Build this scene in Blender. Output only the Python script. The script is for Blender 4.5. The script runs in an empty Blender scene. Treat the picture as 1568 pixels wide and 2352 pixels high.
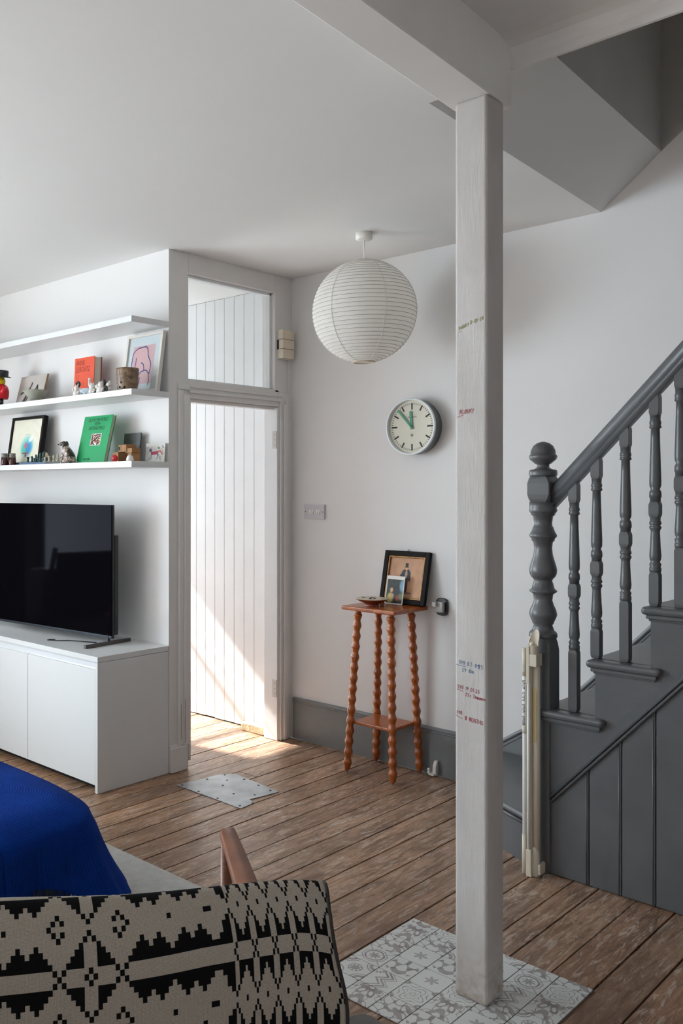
import bpy, math, random
import numpy as np
from mathutils import Vector, Matrix, Euler

random.seed(7)
rng = np.random.default_rng(5)
SC = bpy.context.scene
COL = SC.collection
PI = math.pi

# ------------------------------------------------------------------ camera, light, exposure
cam = bpy.data.cameras.new('camera')
cam.sensor_fit = 'AUTO'
cam.sensor_width = 36.0
cam.lens = 2058.8 / 2352 * 36.0
cam.shift_x = (784 - 460) / 2352
cam.shift_y = -(1176 - 1121) / 2352
cam.clip_start = 0.05
cam_o = bpy.data.objects.new('camera', cam)
COL.objects.link(cam_o)
cam_o.location = (0, 0, 1.45)
cam_o.rotation_euler = (PI / 2, 0, math.radians(45.974))
SC.camera = cam_o

SC.view_settings.view_transform = 'Standard'
SC.view_settings.look = 'None'
SC.view_settings.gamma = 1.0
SC.view_settings.exposure = 0.2
SC.view_settings.use_curve_mapping = False
SC.cycles.use_denoising = True
SC.cycles.max_bounces = 10
SC.cycles.diffuse_bounces = 7
SC.cycles.glossy_bounces = 4
SC.cycles.transparent_max_bounces = 12
SC.cycles.sample_clamp_indirect = 6.0
SC.cycles.caustics_reflective = False
SC.cycles.caustics_refractive = False

world = bpy.data.worlds.new('sky')
SC.world = world
world.use_nodes = True
wn = world.node_tree
sky = wn.nodes.new('ShaderNodeTexSky')
sky.sky_type = 'HOSEK_WILKIE'
sky.sun_direction = (-0.72, -0.11, 0.62)
sky.turbidity = 3.0
bgn = wn.nodes['Background']
wn.links.new(sky.outputs[0], bgn.inputs[0])
bgn.inputs[1].default_value = 0.8


def lamp_sun(name, direction, energy, col, angle):
    l = bpy.data.lights.new(name, 'SUN')
    l.energy = energy
    l.color = col
    l.angle = math.radians(angle)
    o = bpy.data.objects.new(name, l)
    COL.objects.link(o)
    o.rotation_euler = Vector(direction).to_track_quat('-Z', 'Y').to_euler()
    o.location = (-8, 3, 6)


def lamp_area(name, loc, direction, sx, sy, energy, col, spread=180):
    l = bpy.data.lights.new(name, 'AREA')
    l.shape = 'RECTANGLE'
    l.size = sx
    l.size_y = sy
    l.energy = energy
    l.color = col
    l.spread = math.radians(spread)
    o = bpy.data.objects.new(name, l)
    COL.objects.link(o)
    o.location = loc
    o.rotation_euler = Vector(direction).to_track_quat('-Z', 'Y').to_euler()


lamp_sun('sun', (1.0, 0.12, -0.857), 38.0, (1.0, 0.98, 0.96), 1.3)
# daylight of the front-room window, of the hall door and of the back window
lamp_area('window_daylight', (-5.98, -0.60, 1.55), (1, 0, 0), 3.3, 1.55, 195, (0.78, 0.91, 1.0), 160)
lamp_area('hall_daylight', (-5.98, 3.57, 1.45), (1, 0, 0), 0.7, 1.9, 40, (0.84, 0.93, 1.0))
lamp_area('back_daylight', (2.1, -1.5, 1.3), (-1, 0, 0), 1.8, 1.2, 11, (0.82, 0.93, 1.0))

# ------------------------------------------------------------------ helpers


def lin(c):
    return c / 12.92 if c <= 0.04045 else ((c + 0.055) / 1.055) ** 2.4


def rgb(r, g=None, b=None):
    if g is None:
        g = b = r
    return (lin(r / 255), lin(g / 255), lin(b / 255), 1.0)


class S:
    """collects simple shapes into one mesh"""

    def __init__(s):
        s.v, s.f, s.sm, s.uv = [], [], [], None

    def add(s, verts, faces, smooth=False):
        b = len(s.v)
        s.v += [tuple(p) for p in verts]
        s.f += [tuple(i + b for i in f) for f in faces]
        s.sm += [smooth] * len(faces)
        return s

    def box(s, x0, y0, z0, x1, y1, z1):
        v = [(x, y, z) for z in (z0, z1) for y in (y0, y1) for x in (x0, x1)]
        f = [(0, 2, 3, 1), (4, 5, 7, 6), (0, 1, 5, 4), (2, 6, 7, 3), (0, 4, 6, 2), (1, 3, 7, 5)]
        return s.add(v, f)

    def prism(s, pts, axis, a, b, smooth=False):
        n = len(pts)
        ar = sum(pts[i][0] * pts[(i + 1) % n][1] - pts[(i + 1) % n][0] * pts[i][1] for i in range(n))
        if ar < 0:
            pts = pts[::-1]

        def P(p, h):
            if axis == 'z':
                return (p[0], p[1], h)
            if axis == 'y':
                return (p[0], h, p[1])
            return (h, p[0], p[1])
        v = [P(p, a) for p in pts] + [P(p, b) for p in pts]
        flip = axis == 'y'
        f = [tuple(range(n))[::-1], tuple(range(n, 2 * n))]
        if (a > b) != flip:
            f = [q[::-1] for q in f]
        s.add(v, f, False)
        side = [(i, (i + 1) % n, (i + 1) % n + n, i + n) for i in range(n)]
        if (a > b) != flip:
            side = [q[::-1] for q in side]
        b0 = len(s.v) - 2 * n
        s.f += [tuple(i + b0 for i in q) for q in side]
        s.sm += [smooth] * n
        return s

    def lathe(s, prof, n=24, c=(0, 0, 0), smooth=True, rot=0.0, sx=1.0, sy=1.0, caps=True):
        v, f = [], []
        for r, z in prof:
            for k in range(n):
                a = 2 * PI * k / n + rot
                v.append((c[0] + r * sx * math.cos(a), c[1] + r * sy * math.sin(a), c[2] + z))
        m = len(prof)
        for i in range(m - 1):
            for k in range(n):
                k2 = (k + 1) % n
                f.append((i * n + k, i * n + k2, (i + 1) * n + k2, (i + 1) * n + k))
        s.add(v, f, smooth)
        b0 = len(s.v) - len(v)
        if caps and prof[0][0] > 1e-6:
            s.f.append(tuple(b0 + k for k in range(n))[::-1])
            s.sm.append(False)
        if caps and prof[-1][0] > 1e-6:
            s.f.append(tuple(b0 + (m - 1) * n + k for k in range(n)))
            s.sm.append(False)
        return s

    def tube(s, path, rad, n=10, smooth=True, caps=True):
        path = [Vector(p) for p in path]
        m = len(path)
        if not isinstance(rad, (list, tuple)):
            rad = [rad] * m
        v, f = [], []
        up = None
        for i in range(m):
            t = (path[min(i + 1, m - 1)] - path[max(i - 1, 0)]).normalized()
            if up is None:
                ref = Vector((0, 0, 1)) if abs(t.z) < 0.9 else Vector((1, 0, 0))
                up = (ref - t * ref.dot(t)).normalized()
            else:
                up = (up - t * up.dot(t)).normalized()
            sd = t.cross(up)
            for k in range(n):
                a = 2 * PI * k / n
                v.append(path[i] + (up * math.cos(a) + sd * math.sin(a)) * rad[i])
        for i in range(m - 1):
            for k in range(n):
                k2 = (k + 1) % n
                f.append((i * n + k, i * n + k2, (i + 1) * n + k2, (i + 1) * n + k))
        s.add(v, f, smooth)
        if caps:
            b0 = len(s.v) - len(v)
            s.f.append(tuple(b0 + k for k in range(n))[::-1])
            s.f.append(tuple(b0 + (m - 1) * n + k for k in range(n)))
            s.sm += [False, False]
        return s

    def ball(s, c, r, n=14, m=9, sx=1, sy=1, sz=1):
        prof = [(r * math.sin(PI * i / m) + (1e-7), -r * sz * math.cos(PI * i / m)) for i in range(m + 1)]
        return s.lathe(prof, n, c, True, 0, sx, sy)

    def torus(s, c, R, r, axis='z', n=24, m=8):
        v, f = [], []
        for i in range(n):
            a = 2 * PI * i / n
            for k in range(m):
                b = 2 * PI * k / m
                q = ((R + r * math.cos(b)) * math.cos(a), (R + r * math.cos(b)) * math.sin(a), r * math.sin(b))
                if axis == 'y':
                    q = (q[0], -q[2], q[1])
                elif axis == 'x':
                    q = (q[2], q[0], q[1])
                v.append((c[0] + q[0], c[1] + q[1], c[2] + q[2]))
        for i in range(n):
            for k in range(m):
                i2, k2 = (i + 1) % n, (k + 1) % m
                f.append((i * m + k, i2 * m + k, i2 * m + k2, i * m + k2))
        return s.add(v, f, True)

    def grid(s, nu, nv, fn, smooth=True, uv=True):
        v = [fn(i / nu, j / nv) for j in range(nv + 1) for i in range(nu + 1)]
        f = [(j * (nu + 1) + i, j * (nu + 1) + i + 1, (j + 1) * (nu + 1) + i + 1, (j + 1) * (nu + 1) + i)
             for j in range(nv) for i in range(nu)]
        if uv:
            s.uv = [((i / nu), (j / nv)) for j in range(nv + 1) for i in range(nu + 1)]
        return s.add(v, f, smooth)

    def quad(s, a, b, c, d):
        """a flat print: corners bottom-left, bottom-right, top-right, top-left"""
        s.add([a, b, c, d], [(0, 1, 2, 3)])
        s.uv = [(0, 0), (1, 0), (1, 1), (0, 1)]
        return s

    def xf(s, m):
        s.v = [tuple(m @ Vector(p)) for p in s.v]
        return s

    def mesh(s, name):
        me = bpy.data.meshes.new(name)
        me.from_pydata(s.v, [], s.f)
        me.polygons.foreach_set('use_smooth', s.sm)
        if s.uv:
            l = me.uv_layers.new(name='UVMap')
            for lp in me.loops:
                l.data[lp.index].uv = s.uv[lp.vertex_index]
        me.update()
        return me


def part(name, sh, mat, parent=None, bevel=0.0, loc=None, rot=None, seg=2, kind=None, label=None, subsurf=0):
    me = sh if isinstance(sh, bpy.types.Mesh) else sh.mesh(name)
    if mat is not None and not me.materials:
        me.materials.append(mat)
    o = bpy.data.objects.new(name, me)
    COL.objects.link(o)
    if parent is not None:
        o.parent = parent
    if loc is not None:
        o.location = loc
    if rot is not None:
        o.rotation_euler = rot
    if bevel:
        b = o.modifiers.new('bevel', 'BEVEL')
        b.width = bevel
        b.segments = seg
        b.limit_method = 'ANGLE'
        b.angle_limit = math.radians(40)
        b.harden_normals = False
    if subsurf:
        m = o.modifiers.new('subsurf', 'SUBSURF')
        m.levels = m.render_levels = subsurf
    if kind:
        o['kind'] = kind
    if label:
        o['label'] = label
    return o


def tag(o, label, cat=None, group=None, kind=None):
    o['label'] = label
    if cat:
        o['category'] = cat
    if group:
        o['group'] = group
    if kind:
        o['kind'] = kind
    return o


def thing(name, label, cat, loc=(0, 0, 0), rotz=0.0, group=None, rot=None):
    o = bpy.data.objects.new(name, None)
    o.empty_display_size = 0.05
    COL.objects.link(o)
    o.location = loc
    o.rotation_euler = rot if rot else (0, 0, rotz)
    return tag(o, label, cat, group)


def struct(name, sh=None, mat=None, label=None, bevel=0.0, cat=None):
    if sh is None:
        o = bpy.data.objects.new(name, None)
        COL.objects.link(o)
    else:
        o = part(name, sh, mat, None, bevel)
    o['kind'] = 'structure'
    if label:
        o['label'] = label
    if cat:
        o['category'] = cat
    return o


def dup(root, loc, rotz=None, label=None):
    r = root.copy()
    COL.objects.link(r)
    r.location = loc
    if rotz is not None:
        r.rotation_euler = (0, 0, rotz)
    if label:
        r['label'] = label
    for ch in list(root.children):
        c = ch.copy()
        COL.objects.link(c)
        c.parent = r
        for g in ch.children:
            d = g.copy()
            COL.objects.link(d)
            d.parent = c
    return r


# ------------------------------------------------------------------ materials
class NT:
    def __init__(s, name):
        s.m = bpy.data.materials.new(name)
        s.m.use_nodes = True
        s.t = s.m.node_tree
        s.b = s.t.nodes['Principled BSDF']
        s.out = s.t.nodes['Material Output']

    def n(s, typ, **kw):
        nd = s.t.nodes.new('ShaderNode' + typ)
        for k, v in kw.items():
            setattr(nd, k, v)
        return nd

    def l(s, a, b):
        s.t.links.new(a, b)

    def coord(s, kind='Object', scale=(1, 1, 1), rand=False):
        if kind == 'Position':
            src = s.n('NewGeometry').outputs['Position']
        else:
            src = s.n('TexCoord').outputs[kind]
        if rand:
            oi = s.n('ObjectInfo')
            mul = s.n('Math', operation='MULTIPLY')
            mul.inputs[1].default_value = 37.0
            s.l(oi.outputs['Random'], mul.inputs[0])
            add = s.n('VectorMath', operation='ADD')
            s.l(src, add.inputs[0])
            s.l(mul.outputs[0], add.inputs[1])
            src = add.outputs[0]
        mp = s.n('Mapping')
        mp.inputs['Scale'].default_value = scale
        s.l(src, mp.inputs['Vector'])
        return mp.outputs[0]

    def noise(s, vec, scale, detail=4, rough=0.55, dist=0.0):
        nd = s.n('TexNoise')
        nd.inputs['Scale'].default_value = scale
        nd.inputs['Detail'].default_value = detail
        nd.inputs['Roughness'].default_value = rough
        nd.inputs['Distortion'].default_value = dist
        s.l(vec, nd.inputs['Vector'])
        return nd.outputs['Fac']

    def ramp(s, fac, stops, interp='LINEAR'):
        r = s.n('ValToRGB')
        r.color_ramp.interpolation = interp
        el = r.color_ramp.elements
        while len(el) < len(stops):
            el.new(0.5)
        for e, (p, c) in zip(el, stops):
            e.position = p
            e.color = c if len(c) == 4 else (*c, 1)
        s.l(fac, r.inputs[0])
        return r.outputs[0]

    def mix(s, fac, a, b, mode='MIX'):
        m = s.n('Mix', data_type='RGBA', blend_type=mode)
        for sock, val in ((m.inputs[0], fac), (m.inputs[6], a), (m.inputs[7], b)):
            if isinstance(val, (int, float, tuple)):
                sock.default_value = val
            else:
                s.l(val, sock)
        return m.outputs[2]

    def bump(s, h, strength, dist=0.002):
        b = s.n('Bump')
        b.inputs['Strength'].default_value = strength
        b.inputs['Distance'].default_value = dist
        s.l(h, b.inputs['Height'])
        s.l(b.outputs[0], s.b.inputs['Normal'])

    def set(s, **kw):
        for k, v in kw.items():
            sock = s.b.inputs[k.replace('_', ' ')]
            if isinstance(v, bpy.types.NodeSocket):
                s.l(v, sock)
            else:
                sock.default_value = v
        return s


def paint(name, col, rough=0.5, vary=0.06, vscale=3.0, bump=0.0, bscale=60, metal=0.0, spec=0.5, stretch=(1, 1, 1),
          coat=0.0, coord='Object', bdist=0.002):
    t = NT(name)
    v = t.coord(coord, stretch)
    f = t.noise(v, vscale, 5)
    dark = tuple(c * (1 - 2 * vary) for c in col[:3]) + (1,)
    lite = tuple(min(1, c * (1 + vary)) for c in col[:3]) + (1,)
    c = t.ramp(f, [(0.3, dark), (0.7, lite)])
    t.set(Base_Color=c, Roughness=rough, Metallic=metal, Specular_IOR_Level=spec, Coat_Weight=coat)
    if bump:
        t.bump(t.noise(v, bscale, 4), bump, bdist)
    return t.m


def image_mat(name, arr, rough=0.6, interp='Linear', bump_scale=0, bump=0.3, spec=0.3):
    h, w = arr.shape[:2]
    im = bpy.data.images.new(name, w, h)
    px = np.ones((h, w, 4), dtype=np.float32)
    px[:, :, :3] = np.clip(arr[::-1], 0, 1)
    im.pixels.foreach_set(px.ravel())
    im.update()
    im.pack()
    t = NT(name)
    tx = t.n('TexImage')
    tx.image = im
    tx.interpolation = interp
    tx.extension = 'EXTEND'
    t.l(t.n('TexCoord').outputs['UV'], tx.inputs[0])
    t.set(Base_Color=tx.outputs[0], Roughness=rough, Specular_IOR_Level=spec)
    if bump_scale:
        t.bump(t.noise(t.coord('Object'), bump_scale, 3), bump, 0.001)
    return t.m


M = {}
M['wall'] = paint('wall_paint', rgb(225, 223, 222), 0.7, 0.012, 1.5, 0.12, 70, spec=0.25, coord='Position')
M['ceiling'] = paint('ceiling_paint', rgb(225, 224, 222), 0.8, 0.012, 1.0, 0.08, 40, spec=0.2, coord='Position')
M['trim'] = paint('white_gloss_paint', rgb(222, 219, 216), 0.4, 0.02, 4, 0.10, 90, coord='Position')
M['stairwell_grey'] = paint('grey_matt', rgb(184, 181, 177), 0.85, 0.03, 3, 0.1, 50, spec=0.2, coord='Position')  # darker grey than the other walls, for the upper stairwell
M['tg'] = paint('white_board_paint', rgb(226, 227, 228), 0.45, 0.02, 4, 0.10, 60, coord='Position')
M['grey'] = paint('grey_satin_paint', rgb(120, 122, 124), 0.38, 0.06, 5, 0.18, 70, coord='Position')
M['greystair'] = paint('grey_stair_paint', rgb(88, 89, 91), 0.35, 0.07, 6, 0.25, 60, coord='Position')
M['chipped'] = paint('bare_wood_chips', rgb(150, 100, 75), 0.7, 0.2, 40)
M['dark'] = paint('dark_gap', rgb(30, 25, 22), 0.9, 0.1)
M['white_lam'] = paint('white_laminate', rgb(217, 218, 218), 0.35, 0.01, 2)
M['black_pl'] = paint('black_plastic', rgb(22, 22, 24), 0.35, 0.1)
M['black_fr'] = paint('black_frame_wood', rgb(26, 21, 19), 0.6, 0.2, 20, 0.15, 120, spec=0.15)
M['cream_pl'] = paint('cream_plastic', rgb(204, 194, 176), 0.45, 0.03)
M['white_pl'] = paint('white_plastic', rgb(226, 222, 216), 0.35, 0.02)
M['steel'] = paint('dull_steel', rgb(150, 152, 154), 0.35, 0.15, 8, 0.1, 60, metal=0.9)
M['paperw'] = paint('white_card', rgb(228, 226, 220), 0.8, 0.02)
M['pages'] = paint('book_pages', rgb(205, 196, 180), 0.9, 0.08, 90, stretch=(1, 30, 1))
M['glazedw'] = paint('white_ceramic', rgb(224, 220, 214), 0.25, 0.03, 8)
M['terracotta'] = paint('brown_glaze', rgb(128, 62, 42), 0.25, 0.15, 14)
M['redtoy'] = paint('red_toy_plastic', rgb(205, 28, 42), 0.35, 0.05)
M['yellowtoy'] = paint('yellow_toy_plastic', rgb(222, 196, 20), 0.35, 0.05)
M['slate'] = paint('dark_slate', rgb(66, 66, 62), 0.5, 0.3, 14, 0.2, 40)
M['teal'] = paint('teal_resin', rgb(22, 74, 70), 0.3, 0.25, 60)
M['bone'] = paint('bone_resin', rgb(190, 182, 160), 0.35, 0.12, 60)
M['blueboard'] = paint('blue_game_board', rgb(70, 92, 128), 0.4, 0.1, 30)
M['sage'] = paint('sage_ceramic', rgb(150, 152, 138), 0.5, 0.05, 30, 0.1, 80)
M['cork'] = paint('cream_ball', rgb(222, 196, 160), 0.6, 0.06, 20)
M['blocks'] = paint('toy_block_wood', rgb(150, 108, 66), 0.55, 0.2, 12, 0.1, 80, stretch=(6, 1, 1))
M['jam'] = paint('dark_red_jam', rgb(70, 30, 28), 0.15, 0.3, 30)
M['jarglass'] = paint('jar_glass_rim', rgb(120, 112, 104), 0.1, 0.1)
M['navy'] = paint('navy_cloth', rgb(36, 36, 66), 0.8, 0.1)
M['orange'] = paint('orange_cloth_cover', rgb(214, 74, 36), 0.6, 0.03, 30, 0.1, 400)
M['darkred'] = paint('dark_red_cover', rgb(140, 52, 40), 0.6, 0.05)
M['green'] = paint('green_cover', rgb(10, 150, 88), 0.5, 0.02)
M['ink'] = paint('dark_ink', rgb(40, 34, 34), 0.8, 0.05)
M['inkfade'] = paint('faded_red_ink', rgb(176, 84, 58), 0.8, 0.05)
M['inkgreen'] = paint('dark_green_ink', rgb(14, 60, 42), 0.8, 0.05)
M['gold'] = paint('worn_gilt', rgb(150, 108, 62), 0.4, 0.25, 30, metal=0.5)
M['armwood'] = paint('teak_arm', rgb(122, 72, 44), 0.4, 0.18, 9, 0.1, 90, stretch=(1, 1, 14))
M['clockcase'] = paint('galvanised_case', rgb(120, 124, 126), 0.42, 0.12, 12, metal=0.75)
M['clockrim'] = paint('pale_clock_rim', rgb(220, 226, 230), 0.35, 0.03)
M['dial'] = paint('cream_dial', rgb(206, 201, 184), 0.5, 0.015)
M['tick'] = paint('dial_print', rgb(52, 46, 46), 0.7, 0.03)
M['hand'] = paint('green_hand', rgb(48, 138, 104), 0.5, 0.04)
M['stone'] = paint('sandstone_brick', rgb(205, 182, 148), 0.85, 0.1, 25, 0.6, 60, bdist=0.004)
M['rug'] = paint('pale_wool_rug', rgb(196, 194, 190), 0.95, 0.06, 40, 0.9, 260, bdist=0.006)
M['tin'] = paint('sheet_tin', rgb(176, 182, 186), 0.45, 0.14, 9, 0.25, 14, metal=0.6, bdist=0.004)
M['nail'] = paint('rusty_nail', rgb(92, 84, 78), 0.5, 0.2, metal=0.6)
M['grout'] = paint('brown_grout', rgb(104, 84, 72), 0.9, 0.1, 40)
M['upholstery'] = paint('dark_upholstery', rgb(60, 58, 58), 0.9, 0.1, 60)
M['pale_fig'] = paint('white_figurine', rgb(226, 222, 216), 0.4, 0.03)
M['blackring'] = paint('black_rubber_ring', rgb(30, 28, 30), 0.5, 0.1)


def wood_polished():
    t = NT('orange_turned_wood')
    v = t.coord('Object', (9, 9, 1.2))
    f = t.noise(v, 5, 6, 0.6, 1.0)
    c = t.ramp(f, [(0.25, rgb(120, 52, 16)), (0.5, rgb(158, 78, 26)), (0.8, rgb(186, 108, 46))])
    t.set(Base_Color=c, Roughness=0.28, Coat_Weight=0.25, Coat_Roughness=0.15)
    return t.m


M['bobbin'] = wood_polished()


def pot_mat():
    t = NT('speckled_stoneware')
    v = t.coord('Object')
    f = t.noise(v, 60, 5)
    g = t.noise(t.coord('Object', (1, 1, 6)), 14, 3)
    c = t.mix(t.ramp(g, [(0.35, (0, 0, 0, 1)), (0.65, (1, 1, 1, 1))]), rgb(150, 124, 98), rgb(104, 80, 60))
    c = t.mix(t.ramp(f, [(0.45, (0, 0, 0, 1)), (0.7, (1, 1, 1, 1))]), c, rgb(84, 62, 46))
    t.set(Base_Color=c, Roughness=0.4)
    return t.m


M['pot'] = pot_mat()


def column_mat():
    t = NT('column_paint')
    v = t.coord('Position', (1, 1, 0.16))
    f = t.noise(v, 120, 5, 0.7)
    g = t.noise(t.coord('Position', (1, 1, 0.4)), 7, 5)
    c = t.ramp(g, [(0.3, rgb(180, 174, 170)), (0.65, rgb(195, 190, 187))])
    d = t.noise(t.coord('Position'), 40, 3)
    # scuffed dirt close to the foot of the post
    sep = t.n('SeparateXYZ')
    t.l(t.n('NewGeometry').outputs['Position'], sep.inputs[0])
    mr = t.n('MapRange')
    mr.inputs[1].default_value, mr.inputs[2].default_value = 0.18, 0.0
    mr.inputs[3].default_value, mr.inputs[4].default_value = 0.0, 0.9
    t.l(sep.outputs[2], mr.inputs[0])
    mu = t.n('Math', operation='MULTIPLY')
    t.l(mr.outputs[0], mu.inputs[0])
    t.l(t.ramp(d, [(0.4, (0, 0, 0, 1)), (0.7, (1, 1, 1, 1))]), mu.inputs[1])
    c = t.mix(mu.outputs[0], c, rgb(150, 128, 108))
    t.set(Base_Color=c, Roughness=0.55, Specular_IOR_Level=0.4)
    t.bump(f, 0.55, 0.003)
    return t.m


M['column'] = column_mat()


def floor_mat():
    t = NT('worn_floorboards')
    v = t.coord('Position', (1, 1, 1), rand=True)
    mp = t.n('Mapping')
    mp.inputs['Scale'].default_value = (46, 1.5, 1)
    t.l(v, mp.inputs[0])
    grain = t.noise(mp.outputs[0], 2.2, 10, 0.70, 1.1)
    mp3 = t.n('Mapping')
    mp3.inputs['Scale'].default_value = (150, 5, 1)
    t.l(v, mp3.inputs[0])
    fine = t.noise(mp3.outputs[0], 2.0, 6, 0.7, 0.5)
    oi = t.n('ObjectInfo')
    tone = t.ramp(oi.outputs['Random'], [(0.0, rgb(164, 126, 100)), (0.5, rgb(186, 150, 122)), (1.0, rgb(174, 142, 118))])
    varn = t.ramp(grain, [(0.3, rgb(160, 114, 80)), (0.55, rgb(196, 150, 110)), (0.8, rgb(208, 168, 130))])
    # the walked path from the door to the stairs has lost its varnish
    sep = t.n('SeparateXYZ')
    t.l(t.n('NewGeometry').outputs['Position'], sep.inputs[0])
    big = t.noise(t.coord('Position', (1, 0.6, 1)), 1.6, 4)
    ma = t.n('Math', operation='MULTIPLY_ADD')
    t.l(big, ma.inputs[0])
    ma.inputs[1].default_value = 0.9
    t.l(sep.outputs[0], ma.inputs[2])
    worn = t.ramp(ma.outputs[0], [(0.0, (0, 0, 0, 1)), (1.0, (1, 1, 1, 1))])
    mr = t.n('MapRange')
    mr.inputs[1].default_value, mr.inputs[2].default_value = -2.75, -2.15
    t.l(ma.outputs[0], mr.inputs[0])
    my = t.n('MapRange')
    my.inputs[1].default_value, my.inputs[2].default_value = 2.85, 3.15
    my.inputs[3].default_value, my.inputs[4].default_value = 0.0, 0.85
    t.l(sep.outputs[1], my.inputs[0])
    mxw = t.n('Math', operation='MAXIMUM')
    t.l(mr.outputs[0], mxw.inputs[0])
    t.l(my.outputs[0], mxw.inputs[1])
    base = t.mix(mxw.outputs[0], varn, tone)
    base = t.mix(t.ramp(grain, [(0.36, (0.75, 0.75, 0.75, 1)), (0.58, (0, 0, 0, 1))]), base, rgb(122, 92, 72))
    base = t.mix(t.ramp(fine, [(0.38, (0.45, 0.45, 0.45, 1)), (0.5, (0, 0, 0, 1))]), base, rgb(96, 70, 56))
    # grime and bare patches
    gr = t.noise(t.coord('Position', (17, 2.4, 1), rand=True), 1.5, 12, 0.76, 0.9)
    base = t.mix(t.ramp(gr, [(0.47, (0, 0, 0, 1)), (0.57, (0.72, 0.72, 0.72, 1))]), base, rgb(98, 76, 62))
    gl = t.noise(t.coord('Position', (34, 6, 1), rand=True), 1.8, 10, 0.78, 0.6)
    base = t.mix(t.ramp(gl, [(0.53, (0, 0, 0, 1)), (0.59, (0.7, 0.7, 0.7, 1))]), base, rgb(202, 186, 172))
    pat = t.noise(t.coord('Position', (1.6, 0.9, 1), rand=True), 1.4, 5, 0.6, 0.6)
    base = t.mix(t.ramp(pat, [(0.42, (0, 0, 0, 1)), (0.66, (0.6, 0.6, 0.6, 1))]), base, rgb(104, 78, 60))
    t.set(Base_Color=base, Specular_IOR_Level=0.5)
    r = t.ramp(gr, [(0.35, (0.24, 0.24, 0.24, 1)), (0.65, (0.48, 0.48, 0.48, 1))])
    t.set(Roughness=r)
    mixh = t.n('Math', operation='ADD')
    t.l(grain, mixh.inputs[0])
    t.l(gr, mixh.inputs[1])
    t.bump(mixh.outputs[0], 0.35, 0.003)
    return t.m


M['floor'] = floor_mat()


def glass_mat():
    t = NT('clear_window_glass')
    tr = t.n('BsdfTransparent')
    tr.inputs[0].default_value = (0.97, 0.985, 0.985, 1)
    gl = t.n('BsdfGlossy')
    gl.inputs['Roughness'].default_value = 0.02
    mx = t.n('MixShader')
    mx.inputs[0].default_value = 0.06
    t.l(tr.outputs[0], mx.inputs[1])
    t.l(gl.outputs[0], mx.inputs[2])
    t.l(mx.outputs[0], t.out.inputs[0])
    return t.m


M['glass'] = glass_mat()


def paper_lamp_mat():
    t = NT('rice_paper')
    v = t.coord('Object')
    f = t.noise(v, 14, 6)
    c = t.ramp(f, [(0.3, rgb(244, 241, 236)), (0.7, rgb(250, 248, 244))])
    d = t.n('BsdfDiffuse')
    tr = t.n('BsdfTranslucent')
    mx = t.n('MixShader')
    mx.inputs[0].default_value = 0.5
    t.l(c, d.inputs[0])
    t.l(c, tr.inputs[0])
    t.l(d.outputs[0], mx.inputs[1])
    t.l(tr.outputs[0], mx.inputs[2])
    t.l(mx.outputs[0], t.out.inputs[0])
    return t.m


M['paper'] = paper_lamp_mat()


def throw_mat():
    t = NT('blue_waffle_cotton')
    w = t.n('TexBrick')
    w.inputs['Scale'].default_value = 1.0
    v = t.coord('UV', (1, 1, 1))
    wa = t.n('TexWave', wave_type='BANDS', bands_direction='X')
    wa.inputs['Scale'].default_value = 95
    wb = t.n('TexWave', wave_type='BANDS', bands_direction='Y')
    wb.inputs['Scale'].default_value = 38
    t.l(v, wa.inputs[0])
    t.l(v, wb.inputs[0])
    mx = t.n('Math', operation='MAXIMUM')
    t.l(wa.outputs['Fac'], mx.inputs[0])
    t.l(wb.outputs['Fac'], mx.inputs[1])
    f = t.noise(t.coord('Object'), 4, 4)
    c = t.ramp(f, [(0.3, rgb(2, 42, 116)), (0.7, rgb(4, 54, 140))])
    c = t.mix(t.ramp(mx.outputs[0], [(0.2, (0.25, 0.25, 0.25, 1)), (0.6, (0, 0, 0, 1))]), c, rgb(2, 24, 80))
    t.set(Base_Color=c, Roughness=0.95, Specular_IOR_Level=0.1)
    t.b.inputs['Sheen Weight'].default_value = 0.0
    t.bump(mx.outputs[0], 0.6, 0.003)
    return t.m


M['throw'] = throw_mat()


def screen_mat():
    t = NT('tv_screen')
    t.set(Base_Color=rgb(9, 8, 11), Roughness=0.05, Specular_IOR_Level=0.015)
    t.b.inputs['Specular Tint'].default_value = (0.66, 0.56, 0.86, 1)
    return t.m


M['screen'] = screen_mat()


def dog_mat():
    t = NT('speckled_dog_glaze')
    f = t.noise(t.coord('Object'), 150, 3)
    c = t.mix(t.ramp(f, [(0.45, (0, 0, 0, 1)), (0.55, (1, 1, 1, 1))]), rgb(206, 194, 184), rgb(110, 84, 74))
    big = t.noise(t.coord('Object'), 18, 2)
    sep = t.n('SeparateXYZ')
    t.l(t.n('TexCoord').outputs['Object'], sep.inputs[0])
    a = t.n('Math', operation='GREATER_THAN')
    t.l(sep.outputs[2], a.inputs[0])
    a.inputs[1].default_value = 0.093
    # a dark saddle over the back
    b = t.n('Math', operation='MULTIPLY_ADD')
    t.l(sep.outputs[0], b.inputs[0])
    b.inputs[1].default_value = 14.0
    t.l(big, b.inputs[2])
    b2 = t.n('Math', operation='GREATER_THAN')
    t.l(b.outputs[0], b2.inputs[0])
    b2.inputs[1].default_value = 0.72
    z2 = t.n('Math', operation='GREATER_THAN')
    t.l(sep.outputs[2], z2.inputs[0])
    z2.inputs[1].default_value = 0.035
    mm = t.n('Math', operation='MULTIPLY')
    t.l(b2.outputs[0], mm.inputs[0])
    t.l(z2.outputs[0], mm.inputs[1])
    mx = t.n('Math', operation='MAXIMUM')
    t.l(a.outputs[0], mx.inputs[0])
    t.l(mm.outputs[0], mx.inputs[1])
    c = t.mix(mx.outputs[0], c, rgb(62, 44, 40))
    t.set(Base_Color=c, Roughness=0.35)
    return t.m


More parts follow.
